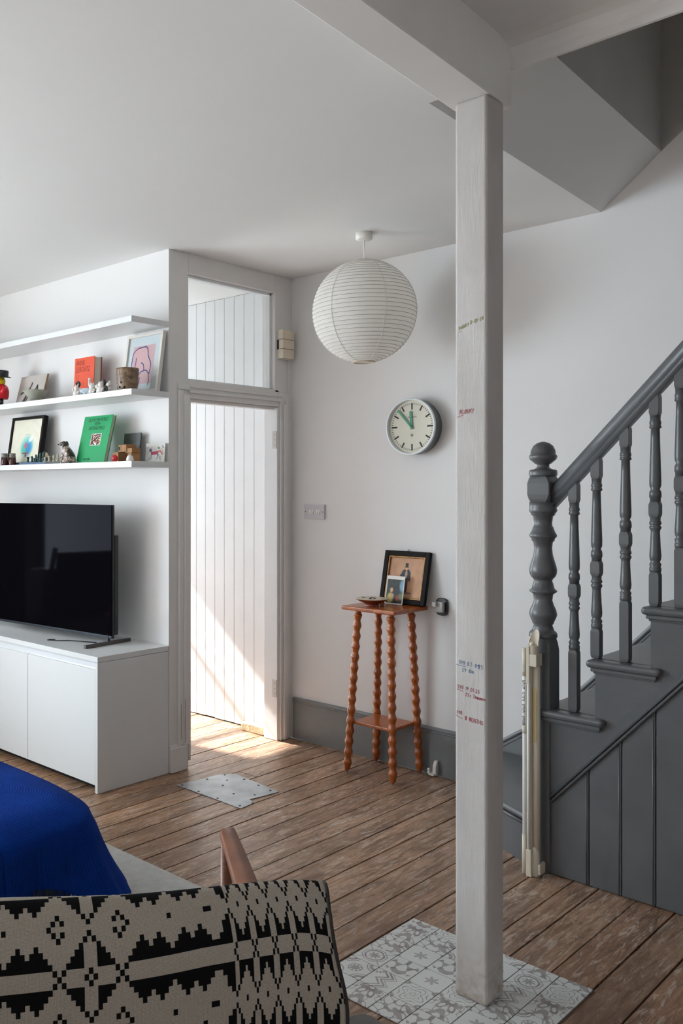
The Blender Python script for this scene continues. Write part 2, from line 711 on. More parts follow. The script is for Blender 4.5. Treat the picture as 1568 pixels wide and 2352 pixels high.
M['dog'] = dog_mat()

# ------------------------------------------------------------------ writing
STROKES = {
    'A': [[(0, 0), (.5, 1), (1, 0)], [(.2, .4), (.8, .4)]],
    'D': [[(0, 0), (0, 1), (.6, .9), (1, .5), (.6, .1), (0, 0)]],
    'E': [[(1, 0), (0, 0), (0, 1), (1, 1)], [(0, .5), (.8, .5)]],
    'G': [[(1, .8), (.6, 1), (.1, .8), (0, .4), (.3, 0), (.9, .1), (1, .45), (.6, .45)]],
    'H': [[(0, 0), (0, 1)], [(1, 0), (1, 1)], [(0, .5), (1, .5)]],
    'M': [[(0, 0), (.15, 1), (.5, .35), (.85, 1), (1, 0)]],
    'N': [[(0, 0), (0, 1), (1, 0), (1, 1)]],
    'O': [[(.5, 1), (.1, .8), (0, .4), (.35, 0), (.8, .1), (1, .55), (.8, .9), (.5, 1)]],
    'R': [[(0, 0), (0, 1), (.8, .9), (.8, .6), (0, .5), (1, 0)]],
    'S': [[(.95, .85), (.5, 1), (.1, .8), (.4, .55), (.85, .35), (.7, .05), (.05, .1)]],
    'T': [[(0, 1), (1, 1)], [(.5, 1), (.5, 0)]],
    'U': [[(0, 1), (.05, .2), (.4, 0), (.9, .15), (1, 1)]],
    'W': [[(0, 1), (.25, 0), (.5, .7), (.75, 0), (1, 1)]],
    'Y': [[(0, 1), (.5, .5)], [(1, 1), (.35, 0)]],
    'm': [[(0, 0), (.05, .6), (.4, .55), (.5, 0)], [(.45, .5), (.85, .6), (1, 0)]],
    'r': [[(.2, 0), (.2, .6), (.7, .6)]],
    '0': [[(.5, 1), (.1, .6), (.3, 0), (.8, .15), (.9, .7), (.5, 1)]],
    '1': [[(.4, .9), (.55, 1), (.5, 0)]],
    '2': [[(.05, .8), (.5, 1), (.85, .7), (.1, 0), (.95, .05)]],
    '4': [[(.7, 0), (.75, 1), (0, .35), (1, .35)]],
    '5': [[(.9, 1), (.2, 1), (.15, .6), (.7, .55), (.8, .15), (.1, 0)]],
    '7': [[(.05, .95), (.9, 1), (.35, 0)]],
    '8': [[(.5, .55), (.15, .8), (.5, 1), (.85, .8), (.5, .55), (.1, .25), (.5, 0), (.9, .25), (.5, .55)]],
    '9': [[(.85, .7), (.5, 1), (.15, .7), (.5, .5), (.85, .75), (.6, 0)]],
    '-': [[(.2, .5), (.8, .5)]],
    '.': [[(.4, .02), (.55, .1)]],
    ' ': [],
}


def ribbon(s, pts, wd):
    """a flat pen line in the local x-y plane"""
    for (x0, y0), (x1, y1) in zip(pts[:-1], pts[1:]):
        d = Vector((x1 - x0, y1 - y0))
        if d.length < 1e-9:
            continue
        d.normalize()
        n = Vector((-d.y, d.x)) * wd / 2
        e = d * wd * 0.25
        s.add([(x0 - e.x + n.x, y0 - e.y + n.y, 0), (x0 - e.x - n.x, y0 - e.y - n.y, 0),
               (x1 + e.x - n.x, y1 + e.y - n.y, 0), (x1 + e.x + n.x, y1 + e.y + n.y, 0)], [(0, 1, 2, 3)])


def pen_text(txt, h, adv, wd, jitter=0.0, x0=0.0, y0=0.0, slope=0.0):
    s = S()
    x = x0
    for ch in txt:
        for st in STROKES.get(ch, []):
            p = [(x + a * adv * 0.72 + random.uniform(-jitter, jitter), y0 + slope * (x - x0) + b * h + random.uniform(-jitter, jitter))
                 for a, b in st]
            ribbon(s, p, wd)
        x += adv * (0.55 if ch in ' .1' else 1.0)
    return s


def font_mesh(txt, size, sx=1.0, shear=0.0, align='LEFT', off=0.0):
    cu = bpy.data.curves.new('text', 'FONT')
    cu.body = txt
    cu.size = size
    cu.shear = shear
    cu.offset = off
    cu.align_x = align
    o = bpy.data.objects.new('text', cu)
    COL.objects.link(o)
    dg = bpy.context.evaluated_depsgraph_get()
    me = bpy.data.meshes.new_from_object(o.evaluated_get(dg))
    bpy.data.objects.remove(o)
    bpy.data.curves.remove(cu)
    me.transform(Matrix.Diagonal((sx, 1, 1, 1)))
    return me


# a wall-facing plane: local x -> world +x, local y -> world z, local z -> world -y
UPRIGHT = (PI / 2, 0, 0)

# ------------------------------------------------------------------ the setting
XB, YA, YW, ZC = -3.39, 3.054, 4.02, 2.668     # door partition, shelf wall, back wall, ceiling
XF = -6.1                                      # front of the house

# floor: a dark sub-floor and every board on it
floor = struct('floor', S().box(XF, -2.5, -0.06, 2.2, YW, -0.022), M['dark'], 'worn bare timber floor of the whole room', cat='floor')
xs = [-1.423, -1.33, -1.201, -1.075]
x = -1.075
while x < 2.1:
    x += random.uniform(0.118, 0.134)
    xs.append(x)
x = -1.423
mid = [-1.551, -1.679, -1.807, -1.935, -2.063, -2.193, -2.301, -2.426, -2.548, -2.670, -2.792, -2.914, -3.037, -3.161]
xs += mid
x = -3.161
while x > XF + 0.1:
    x -= random.uniform(0.118, 0.130)
    xs.append(x)
xs = sorted(xs)
joints = {-3.161: [3.33], -2.914: [1.2], -3.285: [2.99], -2.063: [0.8], -1.33: [1.1]}
for a, b in zip(xs[:-1], xs[1:]):
    cuts = [-2.5, 4.005]
    js = [j for k, v in joints.items() if abs(k - a) < 0.02 for j in v]
    if not js and random.random() < 0.35:
        js = [random.uniform(-2, 1.2)]
    cuts = sorted(cuts + js)
    for y0, y1 in zip(cuts[:-1], cuts[1:]):
        h = random.uniform(-0.0016, 0.0)
        g = random.uniform(0.0020, 0.0040)
        part('floorboard', S().box(a + g, y0 + 0.0015, -0.022, b - g, y1 - 0.0015, h), M['floor'], floor)

# painted tile-pattern patch let into the boards round the post
n = 96
gy, gx = np.mgrid[0:n, 0:n]
U = (gx + 0.5) / n * 2 - 1
V = 1 - (gy + 0.5) / n * 2
R = np.hypot(U, V)
T = np.arctan2(V, U)


def band(f, a, b, soft=0.02):
    return np.clip((f - a) / soft + 0.5, 0, 1) * np.clip((b - f) / soft + 0.5, 0, 1)


def smooth_noise(seed, k, sym=True):
    r = np.random.default_rng(seed)
    out = np.zeros((n, n))
    for _ in range(k):
        fx_, fy_, ph = r.uniform(-9, 9), r.uniform(-9, 9), r.uniform(0, 6.28)
        uu, vv = (np.abs(U), V) if sym else (U, V)
        out += np.sin(fx_ * uu + fy_ * vv + ph)
    return out / math.sqrt(k)


cq = np.hypot(1 - np.abs(U), 1 - np.abs(V))
inks = []
inks.append(np.maximum.reduce([band(R, 0, 0.34 + 0.14 * np.cos(6 * T)), band(np.abs(V) - 0.12 * np.cos(U * PI), -0.02, 0.02) * (R > .5), band(cq, 0, .16)]) * 0.8)
inks.append(np.maximum.reduce([band(cq, 0.30, 0.52), band(cq, 0.62, 0.70), band(R, 0, 0.30 + 0.1 * np.cos(8 * T)), band(R, .40, .46)]))
zz = U + 0.28 * np.abs(((V * 2.0) % 2) - 1) * 2
inks.append(np.maximum.reduce([band(zz, -0.05, 0.12), band(zz, 0.28, 0.48), band(zz, 0.6, 0.68), band(np.hypot(U + 1, V - 1), 0.35, 0.6) * band(np.sin(14 * np.arctan2(V - 1, U + 1)), -.2, 2)]))
inks.append(band(smooth_noise(3, 7), 0.15, 1.6) * band(R, 0, 1.0))
inks.append(np.maximum(band(smooth_noise(11, 9), 0.3, 1.4), band(np.abs(smooth_noise(12, 6)), 0, .12)))
oc = np.maximum(np.maximum(np.abs(U), np.abs(V)), (np.abs(U) + np.abs(V)) * 0.72)
inks.append(np.maximum.reduce([band(oc, 0.52, 0.64), band(oc, 0, .30 + .12 * np.cos(8 * T)), band(np.abs(np.abs(U) - np.abs(V)), 0, .05) * (oc > .64), band(oc, .74, .8)]))
inks.append(np.maximum(band(np.abs(smooth_noise(21, 6)), 0, .18), band(smooth_noise(22, 5, False), .9, 2.5)))
inks.append(np.maximum(band(np.abs(np.sin(3 * R * PI + 2 * np.sin(4 * T))), 0, .3) * (R < .92), band(cq, 0.1, .3)))
tile_mats = []
fade = 0.75 + 0.25 * smooth_noise(40, 6, False)
for i, ink in enumerate(inks):
    wht, gry = np.array([206, 208, 206]) / 255, np.array([134, 127, 126]) / 255
    k = (np.clip(ink, 0, 1) * np.clip(fade, .7, 1))[:, :, None]
    tile_mats.append(image_mat('tile_print', wht * (1 - k) + gry * k, 0.35, spec=0.4))
part('grout', S().box(-1.672, 2.066, 0.0003, -1.068, 2.612, 0.0018), M['grout'], floor)
ys = [2.067, 2.166, 2.266, 2.366, 2.466, 2.566, 2.611]
order = [[0, 4, 6, 3, 5, 2], [1, 2, 7, 4, 0, 6], [5, 3, 0, 7, 6, 1], [6, 0, 3, 5, 2, 4], [4, 6, 1, 0, 5, 7], [3, 7, 5, 1, 4, 6]]
for r_ in range(6):
    for c_ in range(6):
        x0, x1 = -1.670 + 0.1 * c_ + 0.0016, -1.670 + 0.1 * (c_ + 1) - 0.0016
        y0, y1 = ys[r_] + 0.0015, ys[r_ + 1] - 0.0015
        s = S().box(x0, y0, 0.0015, x1, y1, 0.0040)
        hh = (y1 - y0) / (x1 - x0)
        s.uv = [((0 if i % 2 == 0 else 1), (0 if (i // 2) % 2 == 0 else hh)) for i in range(8)]
        part('floor_tile', s, tile_mats[order[r_][c_]], floor)

# walls
wb = struct('wall_back', S().box(-3.49, YW, 0, 2.2, YW + 0.12, 4.4), M['wall'], 'white back wall with the clock and the stairs', cat='wall')
struct('wall_left', S().box(XF, YA, 0, XB - 0.1, YA + 0.1, ZC).box(XB - .1, YA, 0, XB - .0006, YA + .004, ZC), M['wall'], 'white wall behind the shelves and television', cat='wall')
wh = struct('wall_hall', S().box(XF, 3.998, 0, -3.49, 4.12, ZC), M['dark'], 'white boarded wall seen through the doorway', cat='wall')
x = -3.491
while x > XF + 0.05:
    part('wall_board', S().box(x - 0.0815, 3.985, 0.004 + random.uniform(0, .006), x, 3.997, 2.63), M['tg'], wh, bevel=0.0012, seg=1)
    x -= 0.0838
WY0, WY1 = -2.3, 1.15
struct('wall_front', S().box(XF - 0.12, -2.62, 0, XF, WY0, ZC).box(XF - .12, WY1, 0, XF, 3.16, ZC).box(XF - .12, 3.98, 0, XF, 4.12, ZC)
       .box(XF - .12, WY0, 0, XF, WY1, .7).box(XF - .12, WY0, 2.38, XF, WY1, ZC).box(XF - .12, 3.16, 2.52, XF, 3.98, ZC), M['wall'],
       'white front wall with window, out of frame', cat='wall')
struct('wall_near', S().box(XF - .12, -2.62, 0, 2.32, -2.5, 2.75), M['wall'], 'white wall behind the viewer', cat='wall')
struct('wall_right', S().box(2.2, -2.5, 0, 2.32, 4.14, 4.4), M['wall'], 'white wall beyond the stairs, out of frame', cat='wall')

# ceilings
struct('ceiling', S().prism([(XF, -2.5), (-1.30, -2.5), (-1.30, 2.49), (-1.537, 2.49), (-1.618, 4.03), (-3.45, 4.03), (-3.45, 3.1), (XF, 3.1)], 'z', ZC, ZC + 0.06), M['ceiling'],
       'white plaster ceiling over the living room', cat='ceiling')
struct('ceiling', S().box(XF, 3.1, 2.632, -3.45, 4.03, 2.70), M['ceiling'], 'white hall ceiling seen through the transom', cat='ceiling')
prof = [(-2.5, 2.735), (2.30, 2.735), (2.37, 2.732), (2.41, 2.726), (2.435, 2.716), (2.447, 2.702), (2.450, 2.685), (2.450, 2.658), (2.462, 2.658), (2.462, 4.3), (2.40, 4.3), (2.40, 2.80), (-2.5, 2.80)]
struct('ceiling', S().prism(prof, 'x', -1.30, 2.2, smooth=False), M['ceiling'], 'white plaster ceiling on the right up to the stair opening', cat='ceiling')
# stair opening: sloping soffit, upright face above it, lid of the shaft
s = S().add([(-1.537, 2.49, ZC), (-1.618, 4.03, ZC), (-1.368, 4.03, 2.869), (-1.285, 2.49, 2.869)], [(0, 1, 2, 3)])
s.add([(-1.537, 2.49, ZC + .05), (-1.618, 4.03, ZC + .05), (-1.40, 4.03, 2.91), (-1.317, 2.49, 2.91)], [(0, 3, 2, 1)])
struct('ceiling', s, M['ceiling'], 'sloping white soffit beside the stair opening', cat='ceiling')
struct('wall_stairwell', S().prism([(-1.285, 2.45), (-1.366, 4.03), (-1.42, 4.03), (-1.34, 2.45)], 'z', 2.869, 4.4), M['stairwell_grey'],
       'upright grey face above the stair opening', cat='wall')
struct('wall_stairwell', S().prism([(-1.366, 2.869), (0.6, 4.40), (-1.366, 4.40)], 'y', 4.012, 4.0195), M['stairwell_grey'], 'darker grey upper part of the stairwell wall', cat='wall')  # thin sheet on the back wall, darker grey above a diagonal edge
struct('ceiling', S().box(-1.45, 2.40, 4.25, 2.2, 4.03, 4.4), M['ceiling'], 'ceiling of the stairwell, out of frame', cat='ceiling')

# beam and post
struct('beam', S().prism([(-1.025, -2.5), (-1.372, 2.45), (-1.239, 2.45), (-0.965, -2.5)], 'z', 2.548, 2.76), M['trim'],
       'boxed white ceiling beam carried by the square post', bevel=0.004, cat='beam')
post = struct('column', S().box(-1.338, 2.304, 0.004, -1.2385, 2.404, 2.549), M['column'],
              'square white-painted timber post with pencilled height marks', bevel=0.009, cat='post')
post.modifiers['bevel'].segments = 4


def mark(lines, col, rule, z):
    s = S()
    for txt, h, adv, x, dz, sl in lines:
        k = pen_text(txt, h, adv, 0.0012, 0.0006, x, dz, sl)
        s.add(k.v, k.f)
    ribbon(s, rule, 0.0014)
    part('height_mark', s, paint('marker_' + col[0], rgb(*col[1]), 0.8, 0.15, 60), post, loc=(-1.334, 2.3034, z), rot=UPRIGHT)


mark([('DADDY -', .010, .0064, .010, .006, .28), ('17-05-24', .010, .0056, .044, .017, .22)], ('olive', (150, 146, 70)), [(.006, 0), (.018, .001)], 1.894)
mark([('MUMMY', .013, .0094, .012, .005, .06)], ('red', (170, 60, 80)), [(.004, -.002), (.024, .003)], 1.654)
mark([('SYO', .010, .0066, .010, .004, -.02), ('07-09', .010, .0078, .036, .002, -.08), ('2Y 10m', .010, .0072, .020, -.017, -.02)], ('blue', (84, 120, 158)), [(.002, .001), (.030, -.002)], 0.946)
mark([('25', .012, .0070, .071, .000, -.05)], ('blue', (66, 104, 150)), [(.071, .0), (.072, .0)], 0.944)
mark([('SYO', .010, .0068, .005, .004, -.05), ('19.01.25', .010, .0074, .030, .002, -.08), ('2Yr 2m', .010, .0068, .030, -.015, -.06), ('MONTHS', .006, .0046, .066, -.0185, -.02)], ('red', (170, 62, 80)), [(.004, .001), (.024, -.003)], 0.876)
mark([('SYO', .009, .006, .003, .006, -.05), ('18 MONTHS', .012, .0074, .026, -.008, -.10)], ('red', (168, 58, 76)), [(.000, .001), (.021, -.006)], 0.801)

# skirting of the back wall, running up the stairs as a wall string
sk = struct('baseboard_back', S().box(-3.372, 4.004, 0.0, -2.10, YW, 0.208), M['grey'], 'deep grey-painted skirting board along the back wall', bevel=0.001, cat='skirting')
prof = [(4.02, .208), (4.004, .208), (4.001, .212), (4.004, .217), (4.000, .220), (3.999, .227), (4.004, .234), (4.02, .236)]
part('moulding', S().prism(prof, 'x', -3.372, -2.10), M['grey'], sk)
pts = [(-2.10, .232), (-2.068, .247), (-1.975, .311), (-1.88, .375), (-1.78, .465), (-1.695, .552), (-1.463, .795), (-1.20, 1.075), (0.2, 2.58)]
low = [(x, z - 0.36) for x, z in pts]
low[0] = (-2.10, 0)
low[1] = (-2.0, 0)
low = [(x, max(0, z)) for x, z in low]
ws = struct('baseboard_stairs', S().prism(pts + low[::-1], 'y', 4.002, YW), M['grey'], 'grey wall string rising beside the stairs', cat='skirting')
up = [(x, z) for x, z in pts]
s = S().tube([(x, 4.004, z) for x, z in pts], 0.010, 8)
part('moulding', s, M['grey'], ws)
part('baseboard_rebate', S().prism([(x, z - .018) for x, z in pts] + [(x, z - .026) for x, z in pts][::-1], 'y', 3.998, 4.003), M['grey'], ws)
struct('baseboard_left', S().box(XF, YA - .018, 0, -5.4, YA, .2), M['trim'], 'white skirting of the shelf wall, out of frame', cat='skirting')

# doorway with transom light in the partition
dr = struct('door_1', None, None, 'white doorway without a door, glazed transom above', cat='doorway')
XI = XB - 0.1
part('stile', S().box(XI, YA + .004, 0, XB, 3.191, ZC), M['trim'], dr, bevel=.003)
part('stile', S().box(XI, 3.902, 0, XB, YW, 2.0), M['trim'], dr, bevel=.002)
part('stile', S().box(XI, 3.871, 2.0, XB, YW, ZC), M['trim'], dr, bevel=.002)
part('header', S().box(XI, 3.191, 2.567, XB, 3.871, ZC), M['trim'], dr, bevel=.002)
part('transom_bar', S().box(XI, 3.191, 1.918, XB, 3.902, 2.012), M['trim'], dr, bevel=.002)
part('transom_moulding', S().box(XB, 3.191, 1.945, XB + .014, 3.915, 1.958).box(XB, 3.165, 1.972, XB + .008, 3.93, 1.985), M['trim'], dr, bevel=.003)
part('door_stop_bead', S().box(XI + .03, 3.191, 1.900, XB - .02, 3.885, 1.9175), M['trim'], dr, bevel=.002)
part('architrave', S().box(XB, 3.115, 0.125, XB + .012, 3.150, 1.957).box(XB, 3.150, .125, XB + .018, 3.188, 1.935), M['trim'], dr, bevel=.004)
part('architrave', S().box(XB, 3.115, 1.958, XB + .012, 3.192, 1.99), M['trim'], dr, bevel=.003)
part('architrave', S().box(XB, 3.906, 0.0, XB + .012, 3.928, 1.94).box(XB, 3.930, 0.0, XB + .020, 3.958, 1.93).box(XB, 3.960, 0.0, XB + .010, 3.985, 1.965), M['trim'], dr, bevel=.004)
part('plinth_block', S().box(XB, 3.056, 0.0, XB + .020, 3.163, .125), M['trim'], dr, bevel=.003)
part('skirting', S().box(XB, 3.056, 0.125, XB + .010, 3.110, .135), M['trim'], dr)
part('jamb', S().box(XB - .07, 3.191, 0.035, XB + .004, 3.205, 1.91), M['trim'], dr, bevel=.003)
part('jamb', S().box(XI - .002, 3.890, 0.0, XB - .001, 3.902, 1.91), M['tg'], dr, bevel=.002)
for dy, z0, z1 in ((3.122, .16, .34), (3.150, .14, .36), (3.187, .2, .5)):
    part('paint_chip', S().box(XB + .0185, dy, z0, XB + .0188, dy + .0022, z1), M['chipped'], dr)
for z0 in (1.677, 0.248):
    h = part('hinge', S().box(XB - .036, 3.8850, z0, XB - .003, 3.890, z0 + .1), paint('painted_hinge', rgb(204, 200, 196), .4), dr, bevel=.001)
    part('hinge_screw', S().ball((0, 0, 0), .003, 8, 5).xf(Matrix.Translation((XB - .018, 3.8845, z0 + .02))).ball((XB - .018, 3.8845, z0 + .05), .003, 8, 5).ball((XB - .018, 3.8845, z0 + .08), .003, 8, 5), M['steel'], h)
part('glazing_bead', S().box(XI + .035, 3.191, 2.012, XB - .03, 3.205, 2.567).box(XI + .035, 3.857, 2.012, XB - .03, 3.871, 2.567).box(XI + .035, 3.191, 2.553, XB - .03, 3.871, 2.567).box(XI + .035, 3.191, 2.012, XB - .03, 3.871, 2.024), M['tg'], dr, bevel=.002)
part('pane', S().box(XI + .046, 3.205, 2.024, XI + .050, 3.857, 2.553), M['glass'], dr)

# hall front door: glazed, its bars throw the streaks of light on the boards
d2 = struct('door_2', None, None, 'glazed front door at the far end of the hall, out of frame', cat='door')
s = S().box(XF - .08, 3.16, 0, XF - .03, 3.20, 2.52).box(XF - .08, 3.95, 0, XF - .03, 3.98, 2.52).box(XF - .08, 3.20, 0, XF - .03, 3.95, .55)
s.box(XF - .08, 3.20, 2.49, XF - .03, 3.95, 2.52).box(XF - .08, 3.20, 2.08, XF - .03, 3.95, 2.12)
part('door_frame', s, M['trim'], d2)
zb = .66
while zb < 2.47:
    if not 2.0 < zb < 2.2:
        part('glazing_bar', S().box(XF - .07, 3.20, zb, XF - .045, 3.95, zb + random.choice((.008, .012, .02, .035))), M['trim'], d2)
    zb += random.choice((.06, .09, .12, .15))
part('pane', S().box(XF - .058, 3.20, .55, XF - .054, 3.95, 2.49), M['glass'], d2)

# front room window with a net curtain
w1 = struct('window_1', None, None, 'front room sash window with glazing bars, out of frame', cat='window')
part('window_frame', S().box(XF - .1, WY0, .7, XF, WY0 + .07, 2.38).box(XF - .1, WY1 - .07, .7, XF, WY1, 2.38).box(XF - .1, WY0 + .07, .7, XF, WY1 - .07, .77).box(XF - .1, WY0 + .07, 2.31, XF, WY1 - .07, 2.38)
     .box(XF - .09, -.78, .77, XF - .02, -.72, 2.31).box(XF - .09, WY0 + .07, 1.52, XF - .02, WY1 - .07, 1.57), M['trim'], w1)
part('pane', S().box(XF - .06, WY0 + .07, .77, XF - .055, WY1 - .07, 2.31), M['glass'], w1)

tag(part('curtain', S().prism([(XF + .06 + .03 * math.sin(k * 1.9), 1.22 + .02 * k) for k in range(21)] + [(XF + .064 + .03 * math.sin(k * 1.9), 1.22 + .02 * k) for k in range(21)][::-1], 'z', .03, 2.5), M['navy']), 'dark curtain beside the front window, seen only as a reflection', 'curtain')
sc_ = thing('sling_chair', 'dark sling chair by the window, seen only in the television reflection', 'chair', (-5.25, 1.34, 0.030), math.radians(20))
for sy_ in (-1, 1):
    part('frame_post', S().tube([(-.30, sy_ * .29, 0.01), (.12, sy_ * .29, .98)], .020, 10), M['darkred'], sc_)
    part('frame_post', S().tube([(.30, sy_ * .29, 0.01), (-.22, sy_ * .29, .46)], .020, 10), M['darkred'], sc_)
part('sling', S().grid(4, 12, lambda u, w: (.11 - .36 * w + .04 * math.sin(PI * w), -.27 + .54 * u, .95 - .56 * w - .10 * math.sin(PI * w)), uv=False), M['black_pl'], sc_)

# ------------------------------------------------------------------ staircase
YP = 3.276                    # outer face of the stairs
RISE, GO = 0.21, 0.19
stairs = thing('staircase', 'grey-painted staircase with turned balusters rising along the back wall', 'staircase')
NOS = [None, None, None] + [-1.553 + GO * (k - 3) for k in range(3, 13)]


def tread_z(k):
    return 0.20 + RISE * (k - 1)


# two winders turning in from the room
r1 = [(-1.60, 3.30), (-1.743, 3.375), (-1.90, 3.475), (-2.02, 3.62), (-2.07, 3.80), (-2.08, 4.0)]
r2 = [(-1.575, 3.36), (-1.62, 3.50), (-1.72, 3.75), (-1.80, 4.0)]


def curve_wall(pts, z0, z1, t=.02):
    s = S()
    off = [(x + t, y + t) for x, y in pts]
    s.prism(pts + off[::-1], 'z', z0, z1)
    return s


def fatten(pts, d):
    return [(x - d * .6, y - d * .8) if i < 2 else (x - d, y - d * .3) for i, (x, y) in enumerate(pts)]


part('riser', curve_wall(r1, 0.0, .172), M['greystair'], stairs)
part('tread', S().prism(fatten(r1, .022)[:-1] + [(-2.1, 4.001), (-1.50, 4.001), (-1.50, 3.32)], 'z', .172, .20), M['greystair'], stairs, bevel=.012)
part('nosing_moulding', S().tube([(x - .006, y - .008, .160) for x, y in r1], .008, 8), M['greystair'], stairs)
part('riser', curve_wall(r2, .20, .382), M['greystair'], stairs)
part('tread', S().prism(fatten(r2, .02)[:-1] + [(-1.82, 4.001), (-1.45, 4.001), (-1.45, 3.32)], 'z', .382, .41), M['greystair'], stairs, bevel=.012)
for k in range(3, 13):
    x0, z = NOS[k], tread_z(k)
    part('riser', S().box(x0 + .025, YP + .002, z - RISE, x0 + .045, 4.001, z - .028), M['greystair'], stairs)
    s = S().box(x0, YP - .028, z - .028, x0 + GO + .062, YP + .03, z).box(x0, YP + .03, z - .028, x0 + GO + .04, 4.001, z)
    part('tread', s, M['greystair'], stairs, bevel=.012, seg=3)
    part('nosing_moulding', S().box(x0 + .014, YP - .017, z - .042, x0 + GO + .048, YP + .003, z - .028).box(x0 + .02, YP - .008, z - .05, x0 + GO + .042, YP + .003, z - .042), M['greystair'], stairs, bevel=.003)
# outer string: from the moulding line up under the treads


def mz(x):
    return .325 + (x + 1.476) * 1.112


top = []
for k in range(3, 13):
    top += [(NOS[k] + .025, tread_z(k) - .03), (NOS[k] + GO + .025, tread_z(k) - .03)]
x_end = NOS[12] + GO + .025
xa = -1.515
top[0] = (xa, top[0][1])
part('string_board', S().prism(top + [(x_end, mz(x_end)), (xa, mz(xa))], 'y', YP, YP + .022), M['greystair'], stairs)
ang = math.atan(1.112)
for dz, rr in ((0.0, .007), (-.020, .006)):
    part('string_moulding', S().tube([(xa, YP - .001, mz(xa) + dz), (x_end, YP - .001, mz(x_end) + dz)], rr, 8), M['greystair'], stairs)
# matchboard panelling below
edges = [-1.515, -1.362, -1.247, -1.133]
while edges[-1] < x_end - .12:
    edges.append(edges[-1] + .116)
for a, b in zip(edges[:-1], edges[1:]):
    part('panel_board', S().prism([(a + .0015, .004), (b - .0015, .004), (b - .0015, min(2.5, mz(b)) - .012), (a + .0015, min(2.5, mz(a)) - .012)], 'y', YP + .004, YP + .02), M['greystair'], stairs, bevel=.003)
    part('panel_bead', S().tube([(b - .009, YP + .004, .004), (b - .009, YP + .004, min(2.5, mz(b - .009)) - .02)], .0025, 6), M['greystair'], stairs)
part('panel_backing', S().prism([(xa, 0), (x_end, 0), (x_end, mz(x_end)), (xa, mz(xa))], 'y', YP + .022, YP + .03), M['dark'], stairs)

# newel
NX, NY, NS = -1.548, 3.311, 0.044


def sq_block(s, hw, z0, z1, ch, c=(0, 0)):
    """a square block whose corners run out in lamb's tongues"""
    rings = []
    for z, q in ((z0, 1), (z0 + ch * .4, .45), (z0 + ch, 0), (z1 - ch, 0), (z1 - ch * .4, .45), (z1, 1)):
        w = hw * (1 - .12 * q)
        k = hw * (.07 + .24 * q)
        rings.append((z, w, k))
    v, f = [], []
    for z, w, k in rings:
        for sx_, sy_ in ((1, 1), (-1, 1), (-1, -1), (1, -1)):
            a, b = (sx_ * w, sy_ * (w - k)), (sx_ * (w - k), sy_ * w)
            for p in ((a, b) if sx_ * sy_ > 0 else (b, a)):
                v.append((c[0] + p[0], c[1] + p[1], z))
    for i in range(len(rings) - 1):
        for k in range(8):
            f.append((i * 8 + k, i * 8 + (k + 1) % 8, (i + 1) * 8 + (k + 1) % 8, (i + 1) * 8 + k))
    f.append(tuple(range(8))[::-1])
    f.append(tuple(range((len(rings) - 1) * 8, len(rings) * 8)))
    s.add(v, f)


kpx = 1 / 2058.8 * 3.41        # metres per photo pixel at the newel
raw = [(2185, 137), (2175, 140), (2150, 140), (2130, 130), (2115, 110), (2100, 105), (2060, 90), (2040, 105), (2020, 110), (1990, 125), (1950, 138), (1900, 128),
       (1850, 105), (1800, 90), (1745, 98), (1730, 110), (1712, 137), (1700, 135), (1680, 112), (1640, 102), (1625, 98), (1600, 88), (1580, 98), (1572, 105),
       (1560, 118), (1530, 132), (1490, 137), (1450, 130), (1400, 115), (1330, 95), (1260, 88), (1200, 95), (1187, 110), (1160, 116), (1150, 130), (1130, 137), (1110, 128), (1090, 115), (1060, 105), (1042, 100),
       (1035, 92), (1000, 88), (930, 98), (917, 118), (900, 120), (890, 130), (870, 140), (848, 132), (838, 134), (785, 136)]
s = S()
zt = lambda y: 1.45 - (980 + y / 4.523 - 1121) * kpx
s.lathe([(r / 4.523 * kpx, zt(y)) for y, r in raw], 28)
s.lathe([(r / 4.523 * kpx, zt(y)) for y, r in ((512, 136), (500, 138), (470, 140), (450, 132), (440, 88), (425, 62), (395, 60), (380, 85), (340, 130), (310, 140), (296, 134), (290, 124), (250, 121), (200, 98), (170, 60), (157, 20), (155, 0))], 28)
sq_block(s, NS, zt(785), zt(510), .03)
sq_block(s, NS, 0.0, zt(2185), .05)
part('newel_post', s, M['greystair'], stairs, loc=(NX, NY, 0))

# handrail
RY = YP + .038


def rz(x):
    return 1.440 + (x + 1.49) * 1.082


cs = [(0, .036), (.018, .031), (.029, .016), (.031, 0), (.026, -.014), (.017, -.022), (.017, -.040), (-.017, -.040), (-.017, -.022), (-.026, -.014), (-.031, 0), (-.029, .016), (-.018, .031)]
xr0, xr1 = NX + NS - .004, x_end + .1
v, f = [], []
for xx in (xr0, xr1):
    for yy, zz_ in cs:
        v.append((xx, RY + yy, rz(xx) + zz_ * 1.25))
m_ = len(cs)
f = [(k, k + m_, (k + 1) % m_ + m_, (k + 1) % m_) for k in range(m_)] + [tuple(range(m_)), tuple(range(m_, 2 * m_))[::-1]]
part('handrail', S().add(v, f, True), M['greystair'], stairs)

# balusters
kb = 1 / 2058.8 * 3.36 / 3.5625
braw1 = [(1395, 37), (1392, 42), (1362, 42), (1356, 36), (1342, 42), (1330, 40), (1318, 31), (1300, 39), (1270, 42), (1200, 37), (1090, 32), (1075, 34), (1062, 42), (1048, 42), (1040, 33), (1030, 42), (1014, 42), (1006, 36), (978, 37)]
braw2 = [(860, 37), (830, 38), (826, 43), (800, 43), (790, 42), (780, 40), (765, 31), (740, 41), (700, 42), (600, 39), (400, 33), (305, 31), (298, 42), (284, 42), (276, 36), (268, 41), (250, 41), (240, 36), (205, 38)]


